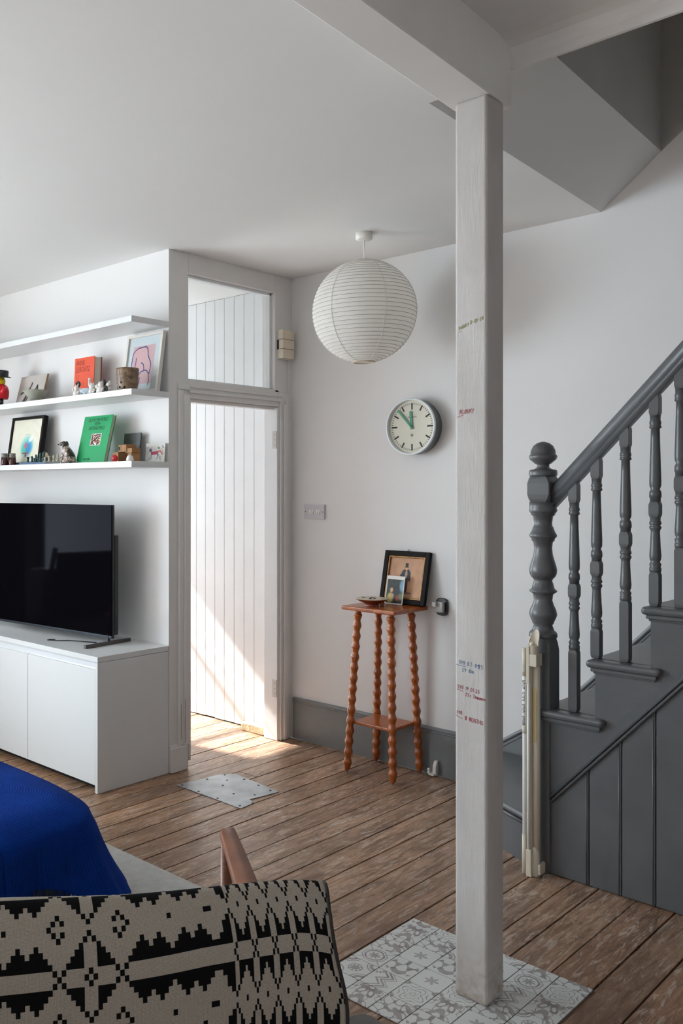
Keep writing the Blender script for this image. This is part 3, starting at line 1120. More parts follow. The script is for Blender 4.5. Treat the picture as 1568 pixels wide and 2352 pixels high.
def baluster(xc, zbot):
    zT = rz(xc) - .110
    zf = lambda y: zT - (y - 205) * kb
    s = S()
    hw = .0165
    sq_block(s, hw, zbot, zf(1395), .012, (xc, RY))
    s.lathe([(r * kb, zf(y)) for y, r in braw1], 16, (xc, RY, 0))
    sq_block(s, hw * 1.05, zf(978), zf(860), .012, (xc, RY))
    s.lathe([(r * kb, zf(y)) for y, r in braw2], 16, (xc, RY, 0))
    sq_block(s, hw, zf(205), rz(xc) - .034, .012, (xc, RY))
    part('baluster', s, M['greystair'], stairs)


for xc, k in ((-1.43, 3), (-1.348, 4), (-1.246, 4), (-1.146, 5), (-1.064, 5)):
    baluster(xc, tread_z(k))
for k in range(6, 12):
    for d in (.025, .12):
        baluster(NOS[k] + d, tread_z(k))

# retractable stair gate on the newel
GX, GY = -1.556, 3.220
gate = thing('stair_gate', 'cream retractable stair gate rolled up in its housing against the newel post', 'stair gate', (GX, GY, 0))
gate.scale = (.86, .86, 1.0)
part('housing', S().lathe([(.017, .06), (.017, .80)], 20, (.018, .022, 0)).box(-.008, -.006, .06, .008, .03, .80), M['cream_pl'], gate)
part('roller', S().lathe([(.007, .05), (.007, .78)], 12, (-.002, -.010, 0)), M['white_pl'], gate)
part('pull_bar', S().lathe([(.0085, .03), (.0085, .845)], 14, (-.022, -.006, 0)), M['white_pl'], gate)
for z0, z1 in ((.745, .850), (.005, .15), (.53, .555)):
    part('bar_end', S().lathe([(.0100, z0), (.0100, z1)], 14, (-.022, -.006, 0)), M['cream_pl'], gate)
st = part('sticker', S().lathe([(.0090, .555), (.0090, .735)], 14, (-.022, -.006, 0)), M['paperw'], gate, label='printed warning sticker')
s = S()
for i in range(34):
    z = .562 + i * .0050
    for a in (-1.9, -1.25):
        w_ = random.choice((.0012, .002, .003)) if i % 9 < 7 else 0.0
        if w_:
            cx, cy = -.022 + .0093 * math.cos(a), -.006 + .0093 * math.sin(a)
            s.box(cx - w_, cy - .0003, z, cx + w_, cy + .0003, z + .0026)
part('sticker_print', s, M['ink'], st, kind='stuff')
part('foot', S().lathe([(.020, 0), (.022, .03), (.019, .09), (.008, .11)], 18, (.016, .014, 0)).box(-.010, -.02, 0, .014, .02, .10), M['cream_pl'], gate, bevel=.003)
part('foot_bracket', S().box(.034, .0, 0.01, .046, .05, .05), M['cream_pl'], gate, bevel=.003)
top_ = part('lock_housing', S().lathe([(.022, .80), (.024, .86), (.025, .862)], 20, (.010, .010, 0)).box(-.009, -.018, .72, .004, -.002, .86).box(.0, -.016, .785, .036, .04, .83), M['cream_pl'], gate, bevel=.002)
s = S()
for k in range(13):
    a0, a1 = PI * (k / 13) - .25, PI * ((k + 1) / 13) - .25
    h0, h1 = .875 + .045 * math.sin(PI * k / 13), .875 + .045 * math.sin(PI * (k + 1) / 13)
    q = lambda a, r, z: (.010 + r * math.cos(a), .010 + r * math.sin(a), z)
    s.add([q(a0, .026, .86), q(a1, .026, .86), q(a1, .026, h1), q(a0, .026, h0), q(a0, .023, .86), q(a1, .023, .86), q(a1, .023, h1), q(a0, .023, h0)],
          [(0, 1, 2, 3), (5, 4, 7, 6), (3, 2, 6, 7), (0, 4, 5, 1), (0, 3, 7, 4), (1, 5, 6, 2)])
part('lock_hood', s, M['cream_pl'], top_)
part('lock_knob', S().ball((.008, .004, .866), .012, 14, 8, 1, 1, .8), M['cream_pl'], top_)
part('housing_print', S().box(.010, .0042, .50, .026, .0046, .70), paint('yellowed_print', rgb(198, 178, 128), 0.6), gate)
for zz_ in (.765, .545):
    part('bar_screw', S().torus((-.022, -.0162, zz_), .0035, .0012, 'y', 14, 6), M['white_pl'], gate)

# ------------------------------------------------------------------ on the back wall
# clock
CXk, CZk, RK = -2.542, 1.763, .144
clk = thing('wall_clock', 'round wall clock with cream dial, green hands and grey metal case', 'clock', (CXk, YW, CZk))
ring = lambda prof, n=56: S().lathe(prof, n, caps=False).xf(Matrix.Rotation(PI / 2, 4, 'X'))
part('case', ring([(.137, 0), (.142, .03), (RK, .070), (RK, .074)]), M['clockcase'], clk)
part('rim', ring([(RK + .001, .070), (RK + .001, .078), (RK - .003, .080), (RK - .007, .079), (RK - .008, .062), (RK - .008, .058)]), M['clockrim'], clk)
dl = part('dial', ring([(0.0001, .0595), (RK - .007, .0595)]), M['dial'], clk)
s = S()
for i in range(60):
    a = PI / 2 - i * PI / 30
    L, w_ = (.030, .0085) if i % 5 == 0 else (.0075, .0030)
    if i % 15 == 0:
        L = .034
    r1_, r0_ = .122, .122 - L
    if i % 5 and True:
        r0_ = r1_ - .009
    d = Vector((math.cos(a), math.sin(a)))
    nn = Vector((-d.y, d.x)) * w_ / 2
    s.add([(d.x * r0_ - nn.x, -.0602, d.y * r0_ - nn.y), (d.x * r1_ - nn.x, -.0602, d.y * r1_ - nn.y), (d.x * r1_ + nn.x, -.0602, d.y * r1_ + nn.y), (d.x * r0_ + nn.x, -.0602, d.y * r0_ + nn.y)], [(0, 3, 2, 1)])
part('dial_marks', s, M['tick'], dl)
me = font_mesh('NEWGATE', .0105, 1.05, 0, 'CENTER')
part('dial_name', me, M['tick'], dl, loc=(0.001, -.0603, .046), rot=UPRIGHT)
s = S()
ribbon(s, [(0, -.009), (.009, 0), (0, .009), (-.009, 0), (0, -.009)], .0012)
ribbon(s, [(-.004, .005), (-.004, -.004), (.0, .002), (.004, -.005), (.004, .005)], .0012)
ribbon(s, [(-.006, .003), (.003, -.006)], .0010)
part('dial_emblem', s, M['tick'], dl, loc=(0, -.0603, -.042), rot=UPRIGHT)


def hand(name, deg, L, tail, w_, y):
    a = math.radians(90 - deg)
    s = S().prism([(-tail, -w_ / 2), (L - w_ / 2, -w_ / 2), (L, -w_ * .2), (L, w_ * .2), (L - w_ / 2, w_ / 2), (-tail, w_ / 2)], 'z', 0, .0015)
    s.xf(Matrix.Rotation(PI / 2, 4, 'X') @ Matrix.Rotation(a, 4, 'Z'))
    part(name, s, M['hand'], clk, loc=(0, -y, 0))


hand('hour_hand', 356, .082, .012, .014, .064)
hand('minute_hand', 318, .118, .012, .0095, .068)
part('hand_pin', ring([(.005, .06), (.005, .071)], 16), M['hand'], clk)

# light switch
sw = thing('light_switch', 'white plastic four-gang light switch plate on the back wall', 'light switch', (-3.217, YW, 1.315))
M['swplate'] = paint('aged_switch_plastic', rgb(200, 196, 200), 0.35, 0.02)
part('plate', S().box(-.0725, -.012, -.0415, .0725, 0, .0415), M['swplate'], sw, bevel=.002)
for dx in (-.028, -.011, .021, .036):
    part('rocker', S().prism([(-.0118, -.012), (-.0185, -.012), (-.0118, .012)], 'x', dx - .0055, dx + .0055), M['white_pl'], sw)
for dx in (-.061, .061):
    part('screw', S().lathe([(.003, 0), (.003, .001)], 10).xf(Matrix.Translation((dx, -.012, 0)) @ Matrix.Rotation(PI / 2, 4, 'X')), M['nail'], sw)

# door-chime box in the corner above the doorway
ch = thing('chime_box', 'small cream plastic chime box in three blocks, high in the corner', 'chime box', (XB, 3.90, 2.19))
part('back_plate', S().box(0.0, -.010, 0, .016, .088, .166), M['white_pl'], ch, bevel=.002)
for k in range(3):
    part('chime_block', S().box(.017, -.014, .002 + .0548 * k, .046, .086, .0545 + .0548 * k), paint('aged_cream_plastic', rgb(222, 208, 186), .5, .02), ch, bevel=.002)
part('slot', S().box(.0005, -.0115, .055, .012, -.0100, .11), M['dark'], ch)
part('cable', S().tube([(.005, .075, 0), (.004, .078, -.05), (.004, .076, -.12), (.004, .079, -.2)], .0016, 6), M['white_pl'], ch)

# gate catches
gc = thing('gate_catch', 'black oval gate catch with grey clip on the wall beside the side table', 'gate catch', (-2.400, YW, .852))
s = S().prism([(.033 * math.copysign(abs(math.cos(a)) ** .6, math.cos(a)), .044 * math.copysign(abs(math.sin(a)) ** .6, math.sin(a))) for a in [2 * PI * k / 28 for k in range(28)]], 'y', -.016, 0)
part('pad', s, M['black_pl'], gc, bevel=.003)
part('clip', S().box(-.022, -.042, -.025, .020, -.016, .026).box(-.028, -.060, .004, -.006, -.042, .026), paint('grey_clear_plastic', rgb(176, 172, 166), .3), gc, bevel=.002)
gl = thing('gate_catch', 'small white gate catch low on the skirting beside the side table', 'gate catch', (-2.432, 4.0, 0.002))
part('clip', S().box(-.020, -.042, .004, .016, 0, .014).box(-.020, -.042, .004, -.010, -.030, .038), M['white_pl'], gl, bevel=.002)
part('hook', S().prism([(0, .004), (-.030, .004), (-.026, .05), (-.014, .072), (0, .075)], 'x', .0, .02), M['white_pl'], gl, bevel=.003)

# ------------------------------------------------------------------ paper lantern
LX, LY = -2.534, 3.536
lamp = thing('pendant_lamp', 'round white paper lantern hanging from the ceiling on a short cord', 'lamp', (LX, LY, ZC))
part('ceiling_rose', S().lathe([(.040, 0), (.040, -.029), (.037, -.033), (.008, -.034)][::-1], 28), M['white_pl'], lamp)
part('cord', S().tube([(0, 0, -.036), (.001, 0, -.09), (.004, 0, -.16)], .003, 8), M['white_pl'], lamp)
LZ, LR, LH = 2.292 - ZC, .246, .239
NR = 34
prof = []
for i in range(NR * 4 + 1):
    a = -PI / 2 * .87 + PI * .87 * i / (NR * 4)
    sc = 1 - .010 * abs(math.sin(PI * i / 4)) ** 0.8
    prof.append((LR * math.cos(a) * sc, LZ + LH * math.sin(a) / math.sin(PI / 2 * .87)))
v = S()
vv, ff = [], []
nn_ = 48
for r, z in prof:
    for k in range(nn_):
        a = 2 * PI * k / nn_
        vv.append((r * math.cos(a), r * math.sin(a), z))
for i in range(len(prof) - 1):
    for k in range(nn_):
        ff.append((i * nn_ + k, i * nn_ + (k + 1) % nn_, (i + 1) * nn_ + (k + 1) % nn_, (i + 1) * nn_ + k))
v.add(vv, ff, True)
shade = part('paper_shade', v, M['paper'], lamp)
s = S()
for i in range(0, NR * 4 + 1, 4):
    s.torus((0, 0, prof[i][1]), prof[i][0] + .0002, .0011, 'z', 48, 5)
part('wire_ribs', s, paint('paper_over_wire', rgb(176, 170, 162), .9), shade, kind='stuff')
s = S()
for k in range(6):
    a = 2 * PI * k / 6 + .5
    s.tube([((r + .0006) * math.cos(a), (r + .0006) * math.sin(a), z) for r, z in prof[::4]], .0014, 5)
part('paper_seam', s, paint('paper_seam', rgb(224, 220, 214), .9), shade)
part('bottom_ring', S().torus((0, 0, prof[0][1] - .002), prof[0][0], .0035, 'z', 36, 8), paint('bamboo_ring', rgb(196, 180, 156), .6), lamp)
part('top_ring', S().torus((0, 0, prof[-1][1] + .002), prof[-1][0], .003, 'z', 36, 8), M['white_pl'], lamp)
part('bulb', S().ball((0, 0, LZ + .04), .03, 16, 10), M['glazedw'], lamp)
part('lamp_holder', S().lathe([(.016, LZ + .07), (.018, LZ + .12), (.008, LZ + .14), (.004, -.15)], 14), M['white_pl'], lamp)

# ------------------------------------------------------------------ side table and what stands on it
TX0, TX1, TY0, TY1, TZ = -2.787, -2.467, 3.690, 3.992, .852
tb = thing('side_table', 'tall orange wood side table with bobbin-turned splayed legs', 'table', ((TX0 + TX1) / 2, (TY0 + TY1) / 2, 0))
cx, cy = (TX0 + TX1) / 2, (TY0 + TY1) / 2
hx, hy = (TX1 - TX0) / 2, (TY1 - TY0) / 2
part('tabletop', S().box(-hx, -hy, TZ - .021, hx, hy, TZ), M['bobbin'], tb, bevel=.006, seg=3)
feet = {(-1, -1): (-2.777, 3.727), (1, -1): (-2.500, 3.727), (-1, 1): (-2.772, 3.975), (1, 1): (-2.505, 3.975)}
for (sx_, sy_), (fx_, fy_) in feet.items():
    tx, ty = sx_ * (hx - .062), sy_ * (hy - .062)
    bx, by = fx_ - cx, fy_ - cy
    NB, K = 15, 12
    path, rad = [], []
    H0, H1 = 0.0, TZ - .021
    for i in range(NB * K + 1):
        q = i / (NB * K)
        z = .022 + (H1 - .022) * q
        w_ = (z - H0) / (H1 - H0)
        ph = (i / K) % 1.0
        r = .0158 + .0062 * (1 - math.cos(2 * PI * ph)) / 2
        if i / K > NB - .35:
            r = .0165
        path.append((bx + (tx - bx) * w_, by + (ty - by) * w_, z))
        rad.append(r)
    tip = [(bx, by, 0.0), (bx, by, .006), (bx, by, .014)]
    part('leg', S().tube(tip + path, [.003, .007, .0135] + rad, 14), M['bobbin'], tb)
zs = .262
w_ = zs / (TZ - .021)
qx = lambda s_, f_: f_ + (s_ - f_) * w_
lx0 = feet[(-1, -1)][0] - cx
part('lower_shelf', S().box(-hx + .034, -hy + .052, zs - .016, hx - .052, hy - .042, zs), M['bobbin'], tb, bevel=.004)

# framed portrait leaning on the wall
lean = math.atan2(.062, .272)
pf = thing('framed_portrait', 'old watercolour of a man in a top hat in a dark wooden frame', 'picture', (-2.592, 3.945, TZ + .001), rot=(-lean, 0, 0))
W2, PH = .135, .275
s = S()
b_ = .026
s.box(-W2, -.012, 0, -W2 + b_, .012, PH).box(W2 - b_, -.012, 0, W2, .012, PH).box(-W2 + b_, -.012, 0, W2 - b_, .012, b_).box(-W2 + b_, -.012, PH - b_, W2 - b_, .012, PH)
part('frame', s, M['black_fr'], pf, bevel=.003)
s = S()
g = b_ + .009
s.box(-W2 + b_, -.008, b_, -W2 + g, .008, PH - b_).box(W2 - g, -.008, b_, W2 - b_, .008, PH - b_).box(-W2 + g, -.008, b_, W2 - g, .008, g).box(-W2 + g, -.008, PH - g, W2 - g, .008, PH - b_)
part('gilt_slip', s, M['gold'], pf, bevel=.002)
part('hanging_ring', S().torus((0, .0, PH + .004), .005, .0015, 'y', 14, 6), M['nail'], pf)
hh, ww = 200, 190
yy, xx_ = np.mgrid[0:hh, 0:ww]
uu, vv_ = xx_ / ww, yy / hh


def paint_img(base):
    return np.ones((hh, ww, 3)) * np.array(base) / 255


def ell(im, cx_, cy_, rx_, ry_, c, soft=.12, rot=0.0):
    a, b = uu - cx_, vv_ - cy_
    a, b = a * math.cos(rot) + b * math.sin(rot), -a * math.sin(rot) + b * math.cos(rot)
    k = np.clip((1 - np.hypot(a / rx_, b / ry_)) / soft, 0, 1)[:, :, None]
    return im * (1 - k) + np.array(c) / 255 * k


def rect(im, x0, y0, x1, y1, c):
    k = ((uu > x0) & (uu < x1) & (vv_ > y0) & (vv_ < y1))[:, :, None]
    return im * (1 - k) + np.array(c) / 255 * k


def blotch(im, amt, seed):
    r = np.random.default_rng(seed)
    o = np.zeros((hh, ww))
    for _ in range(14):
        o += np.sin(r.uniform(-30, 30) * uu + r.uniform(-30, 30) * vv_ + r.uniform(0, 6))
    return im * (1 + amt * o[:, :, None] / 4)


im = blotch(paint_img((196, 152, 120)), .03, 1)
im = rect(im, .40, .86, .70, .90, (120, 100, 84))
im = ell(im, .56, .885, .17, .03, (112, 94, 80), .4)
im = rect(im, .45, .50, .505, .87, (58, 48, 46))
im = rect(im, .515, .50, .57, .87, (52, 44, 42))
im = ell(im, .50, .41, .145, .145, (58, 60, 68), .1)
im = ell(im, .385, .47, .07, .10, (54, 58, 70), .2, .4)
im = ell(im, .60, .48, .045, .12, (56, 56, 64), .2, -.2)
im = rect(im, .36, .50, .44, .515, (54, 58, 70))
im = ell(im, .505, .41, .04, .12, (178, 150, 122), .2)
im = ell(im, .50, .265, .045, .05, (206, 160, 128), .15)
im = rect(im, .44, .225, .56, .24, (48, 46, 46))
im = rect(im, .455, .13, .545, .235, (54, 54, 54))
im = ell(im, .50, .13, .045, .012, (70, 70, 70), .2)
part('painting', S().quad((-W2 + g, .002, g), (W2 - g, .002, g), (W2 - g, .002, PH - g), (-W2 + g, .002, PH - g)), image_mat('portrait_print', im, .5), pf)
part('backing', S().box(-W2 + b_ - .002, .004, b_ - .002, W2 - b_ + .002, .010, PH - b_ + .002), M['black_fr'], pf)

# postcard: a plain stand-in with the same colours
pc = thing('postcard', 'small white-bordered picture postcard leaning on the dark portrait frame', 'postcard', (-2.618, 3.905, TZ + .002), rot=(-math.radians(12), 0, math.radians(2)))
part('card', S().box(-.0525, -.0006, 0, .0525, .0006, .146), M['paperw'], pc)
im = blotch(paint_img((44, 50, 46)), .10, 4)
im = ell(im, .95, .25, .22, .35, (126, 168, 196), .5)
im = ell(im, .9, .72, .2, .2, (96, 120, 78), .5)
im = ell(im, .25, .78, .24, .28, (178, 168, 90), .4)
im = ell(im, .30, .45, .12, .13, (206, 160, 120), .4)
im = ell(im, .62, .45, .2, .24, (40, 40, 44), .3)
im = ell(im, .70, .78, .14, .16, (150, 56, 54), .4)
im = ell(im, .40, .70, .10, .14, (196, 140, 110), .5)
part('card_print', S().quad((-.047, -.0009, .006), (.047, -.0009, .006), (.047, -.0009, .128), (-.047, -.0009, .128)), image_mat('postcard_print', im, .4), pc)

# dish
ds = thing('dish', 'shallow footed pottery dish, cream inside and red-brown outside, on the side table', 'dish', (-2.672, 3.795, TZ + .0005))
part('bowl', S().lathe([(.036, 0), (.034, .004), (.036, .012), (.06, .022), (.080, .032), (.0835, .036)], 40, caps=False), M['terracotta'], ds)
part('glaze', S().lathe([(.0835, .036), (.081, .0375), (.070, .034), (.045, .027), (.0001, .024)], 40), paint('cream_glaze', rgb(196, 180, 160), .3, .06, 20), ds)
t = tag(part('ribbon_strip', S().grid(6, 1, lambda u, w: (-.01 + .012 * w + .01 * u, -.03 + .055 * u, .030 + .012 * math.sin(PI * u)), uv=False), M['navy'], loc=(-2.668, 3.795, TZ)),
        'short navy ribbon lying in the pottery dish', 'ribbon')
md = t.modifiers.new('solid', 'SOLIDIFY')
md.thickness = .0012
tag(part('hair_clip', S().torus((0, 0, 0), .010, .002, 'z', 16, 6).box(-.018, -.002, -.002, .006, .002, .002), M['black_pl'], loc=(-2.713, 3.795, TZ + .0345), rot=(0, math.radians(14), 0)),
    'small black hair clip on the left of the pottery dish', 'hair clip')

# ------------------------------------------------------------------ shelves
SHY = 2.808
shelf_z = [2.297, 1.939, 1.583]
for z, lab in zip(shelf_z, ('topmost white floating shelf, empty in view', 'middle white floating shelf, holding the orange book and pink picture', 'lowest white floating shelf, holding the green book and chess set')):
    tag(part('wall_shelf', S().box(-5.6, SHY, z - .030, XB, YA - .0005, z), M['white_lam'], bevel=.0008, seg=1), lab, 'shelf', 'white shelves on the left wall')
Z2, Z3 = shelf_z[1] + .0004, shelf_z[2] + .0004

# -- middle shelf
fg = thing('toy_guard', 'yellow-headed toy figure in red coat and black hat, at the photo edge', 'figurine', (-4.715, 2.878, Z2))
part('base', S().lathe([(.055, 0), (.055, .008)], 24), M['navy'], fg)
part('trousers', S().lathe([(.012, .008), (.014, .05)], 12, (-.02, 0, 0)).lathe([(.012, .008), (.014, .05)], 12, (.02, 0, 0)), M['black_pl'], fg)
for dx in (-.02, .02):
    part('trouser_stripe', S().box(dx - .003, -.0155, .012, dx + .003, -.0125, .045), M['yellowtoy'], fg)
part('coat', S().lathe([(.050, .045), (.056, .06), (.058, .09), (.052, .115), (.040, .130), (.02, .137)], 24), M['redtoy'], fg)
for sg in (-1, 1):
    part('arm', S().tube([(sg * .044, 0, .122), (sg * .066, -.008, .10), (sg * .062, -.022, .075)], [.012, .014, .011], 12), M['redtoy'], fg)
part('head', S().ball((0, 0, .152), .036, 18, 12), M['yellowtoy'], fg)
part('hat', S().lathe([(.052, .178), (.054, .182), (.036, .186), (.035, .215), (.031, .220), (.0001, .221)], 24).xf(Matrix.Rotation(math.radians(10), 4, 'Y')), M['black_pl'], fg)

cd = thing('art_card', 'square pale card with a dark line figure, behind the sage bowl', 'picture', (-4.523, 2.952, Z2), rot=(-math.radians(15), 0, 0))
part('card', S().box(-.135, -.002, 0, .135, .002, .187), paint('grey_card', rgb(186, 178, 172), .8, .05, 12), cd)
part('card_edge', S().box(.133, .002, .0, .137, .010, .187), M['blocks'], cd)
s = S()
for p in ([(-.10, .075), (-.075, .086), (-.05, .090), (-.02, .100)], [(-.02, .100), (-.004, .125), (.0, .14)], [(-.012, .10), (-.03, .07), (-.05, .03)], [(-.01, .10), (.03, .078), (.05, .10), (.06, .12)], [(.06, .12), (.07, .09), (.075, .06)],
          [(-.04, .06), (-.075, .006)], [(-.02, .05), (-.05, .004)]):
    ribbon(s, p, .013)
part('line_drawing', s, M['slate'], cd, loc=(0, -.0024, 0), rot=UPRIGHT)

bw = thing('bowl', 'sage-grey conical pottery bowl on the middle shelf', 'bowl', (-4.343, 2.888, Z2))
part('bowl_body', S().lathe([(.030, 0), (.062, .026), (.112, .066), (.113, .068), (.109, .067), (.058, .030), (.0001, .010)], 40, sx=.67, sy=.67), M['sage'], bw)

ob = thing('orange_book', 'thick orange hardback standing upright on the middle shelf', 'book', (-3.946, 2.955, Z2), rot=(-math.radians(3), 0, 0))
BW, BH, BT = .0865, .221, .052
part('front_cover', S().box(-BW, -BT / 2, 0, BW, -BT / 2 + .003, BH), M['orange'], ob)
part('back_cover', S().box(-BW, BT / 2 - .003, 0, BW, BT / 2, BH), M['darkred'], ob)
part('spine', S().box(-BW - .003, -BT / 2, 0, -BW, BT / 2, BH), M['orange'], ob)
part('page_block', S().box(-BW, -BT / 2 + .003, .003, BW - .005, BT / 2 - .003, BH - .003), M['pages'], ob)
cv = [('ANNIE', .186, 'ink', .5), ('LEIBOVITZ', .150, 'ink', .5), ('AT', .105, 'inkfade', .5), ('WORK', .068, 'inkfade', .5)]
for txt, zz_, mk, kx in cv:
    me = font_mesh(txt, .043, .62, 0, 'LEFT', -.0006)
    part('title', me, M[mk], ob, loc=(-BW + .010, -BT / 2 - .0004, zz_ - .008), rot=UPRIGHT)
im = blotch(paint_img((186, 200, 208)), .08, 9)
im = rect(im, 0, .72, 1, 1, (150, 164, 176))
for q in (.12, .3, .42, .63, .8):
    im = ell(im, q, .6, .03, .18, (70, 76, 90), .4)
part('band_print', S().quad((-BW, -BT / 2 - .0004, .001), (BW, -BT / 2 - .0004, .001), (BW, -BT / 2 - .0004, .052), (-BW, -BT / 2 - .0004, .052)), image_mat('book_band', im, .6), ob)

# five small white figurines with black rings
fig_spots = [(-3.918, 2.866, 'rings', 'white figurine with a black ring on its head, leftmost of the five'), (-3.790, 2.872, 'arm', 'white figurine with one arm raised high, before the orange book'),
             (-3.735, 2.880, 'seat', 'white crouching figurine beside a black ring, in the middle of the five'), (-3.706, 2.866, 'ears', 'white figurine with a black ring behind its head, fourth from left'),
             (-3.668, 2.890, 'disc', 'white figurine behind a black and white ring, rightmost of the five')]
for x, y, kd, lab in fig_spots:
    t = thing('figurine', lab, 'figurine', (x, y, Z2), random.uniform(-.5, .5), 'white figurines on the middle shelf')
    s = S().lathe([(.010, 0), (.019, .006), (.021, .018), (.016, .032), (.010, .038)], 14).ball((0, -.002, .046), .0145, 14, 9)
    s.ball((-.014, -.008, .004), .008, 10, 6).ball((.014, -.008, .004), .008, 10, 6)
    part('body', s, M['pale_fig'], t)
    a = S()
    if kd == 'arm':
        a.tube([(-.012, 0, .034), (-.020, -.002, .055), (-.018, -.002, .082)], [.006, .006, .0065], 8).ball((-.018, -.002, .086), .008, 10, 6)
    else:
        a.tube([(-.014, 0, .03), (-.024, -.006, .036), (-.022, -.010, .05)], [.006, .0055, .005], 8)
    a.tube([(.014, 0, .03), (.024, -.006, .024), (.020, -.014, .014)], [.006, .0055, .005], 8)
    part('arm', a, M['pale_fig'], t)
    part('ear', S().ball((-.008, 0, .060), .005, 8, 6, .7, .7, 1.6).ball((.008, 0, .060), .005, 8, 6, .7, .7, 1.6), M['pale_fig'], t)
    rc = {'rings': (.004, .004, .066), 'arm': (.022, .006, .018), 'seat': (-.024, -.004, .016), 'ears': (-.004, .018, .060), 'disc': (.010, -.022, .021)}[kd]
    part('ring', S().torus(rc, .0135, .0055, 'y', 20, 8), M['blackring'], t)

pt = thing('plant_pot', 'brown speckled stoneware pot with small holes, at the end of the middle shelf', 'pot', (-3.506, 2.878, Z2))
part('pot_body', S().lathe([(.062, 0), (.066, .004), (.070, .02), (.076, .06), (.079, .10), (.079, .113), (.074, .114), (.072, .10), (.064, .02), (.0001, .01)], 36, sx=.73, sy=.73), M['pot'], pt)
for a, z in ((-2.35, .040), (-1.35, .038), (-2.62, .016), (-2.0, .014), (-1.55, .016), (-1.0, .015)):
    r = .73 * (.0695 + .1 * (z - .01))
    part('hole', S().lathe([(.0001, 0.0), (.0055, 0.0)], 12).xf(Matrix.Translation((r * 1.02 * math.cos(a), r * 1.02 * math.sin(a), z)) @ Vector((math.cos(a), math.sin(a), 0)).to_track_quat('Z', 'Y').to_matrix().to_4x4()), M['dark'], pt)
part('drip', S().tube([(.0577 * math.cos(-1.5), .0577 * math.sin(-1.5), .10), (.0566 * math.cos(-1.45), .0566 * math.sin(-1.45), .07), (.0533 * math.cos(-1.4), .0533 * math.sin(-1.4), .035)], [.002, .0016, .001], 6), M['sage'], pt)

pk = thing('framed_drawing', 'white-framed pink print with a blue line drawing at the shelf end', 'picture', (-3.536, 2.985, Z2), rot=(-math.radians(8.5), 0, 0))
FW, FH = .142, .313
b_ = .014
s = S().box(-FW, -.011, 0, -FW + b_, .011, FH).box(FW - b_, -.011, 0, FW, .011, FH).box(-FW + b_, -.011, 0, FW - b_, .011, b_).box(-FW + b_, -.011, FH - b_, FW - b_, .011, FH)
part('frame', s, paint('white_frame', rgb(216, 210, 202), .4, .03), pk, bevel=.001)
part('mount', S().box(-FW + b_, -.001, b_, FW - b_, .008, FH - b_), paint('mount_card', rgb(214, 220, 224), .7, .01), pk)
part('pink_sheet', S().box(-.090, -.0016, .048, .082, -.0011, .252), paint('pink_print', rgb(224, 176, 178), .8, .02), pk)
s = S()


def bez(p, k=10):
    out = []
    for i in range(len(p) - 1):
        p0, p1, p2, p3 = p[max(i - 1, 0)], p[i], p[i + 1], p[min(i + 2, len(p) - 1)]
        for j in range(k):
            t_ = j / k
            out.append(tuple(.5 * ((2 * p1[d]) + (-p0[d] + p2[d]) * t_ + (2 * p0[d] - 5 * p1[d] + 4 * p2[d] - p3[d]) * t_ ** 2 + (-p0[d] + 3 * p1[d] - 3 * p2[d] + p3[d]) * t_ ** 3) for d in (0, 1)))
    return out + [p[-1]]


for p in ([(-.062, .190), (-.066, .150), (-.075, .125), (-.092, .122), (-.097, .150), (-.094, .190), (-.088, .218), (-.060, .238), (-.020, .243), (.010, .242), (.025, .222), (.030, .195), (.045, .172), (.058, .148), (.054, .110), (.050, .085), (.054, .060), (.050, .040)],
          [(-.020, .162), (.000, .148), (.006, .118), (-.014, .112), (-.036, .088), (-.044, .062), (-.055, .052), (-.066, .075)],
          [(.006, .118), (.028, .116), (.050, .096)],
          [(-.020, .082), (-.022, .060), (-.030, .036), (-.055, .030), (-.072, .034)]):
    ribbon(s, bez(p), .0062)
part('line_drawing', s, paint('blue_line', rgb(70, 78, 168), .8), pk, loc=(.004, -.0020, 0), rot=UPRIGHT)
part('glazing', S().box(-FW + b_, -.0045, b_, FW - b_, -.003, FH - b_), M['glass'], pk)

# -- lowest shelf
for x, y, lab in ((-4.612, 2.850, 'jar of dark red jam at the left end of the lowest shelf'), (-4.572, 2.878, 'second jar of dark jam, right beside the leftmost jar')):
    j = thing('jam_jar', lab, 'jar', (x, y, Z3), 0, 'jam jars')
    part('jam_fill', S().lathe([(.036, 0), (.038, .006), (.034, .03), (.033, .046)], 22, sx=.62, sy=.62), M['jam'], j)
    part('jar_neck', S().lathe([(.033, .046), (.031, .054), (.028, .058), (.031, .061), (.031, .070), (.026, .071)], 22, sx=.62, sy=.62), M['jarglass'], j)

bf = thing('framed_watercolour', 'black-framed blue and green watercolour leaning on the lowest shelf', 'picture', (-4.563, 2.950, Z3), rot=(-math.radians(9), 0, 0))
FW, FH, b_ = .171, .295, .017
s = S().box(-FW, -.015, 0, -FW + b_, .015, FH).box(FW - b_, -.015, 0, FW, .015, FH).box(-FW + b_, -.015, 0, FW - b_, .015, b_).box(-FW + b_, -.015, FH - b_, FW - b_, .015, FH)
part('frame', s, M['black_fr'], bf, bevel=.001)
im = blotch(paint_img((222, 218, 200)), .012, 12)
ov = (np.hypot((uu - .55) / .24, (vv_ - .62) / .27))
im = ell(im, .54, .62, .25, .29, (120, 196, 196), .5, .2)
im = ell(im, .60, .66, .17, .20, (64, 140, 192), .6, .2)
im = ell(im, .44, .68, .10, .17, (92, 186, 160), .7)
im = ell(im, .66, .45, .055, .12, (226, 228, 226), .4, .75)
im = ell(im, .50, .60, .05, .09, (212, 96, 116), .4)
im = ell(im, .52, .78, .15, .018, (150, 80, 60), .4)
im = ell(im, .54, .83, .04, .05, (160, 70, 90), .5)
im = rect(im, .42, .345, .62, .352, (150, 146, 136))
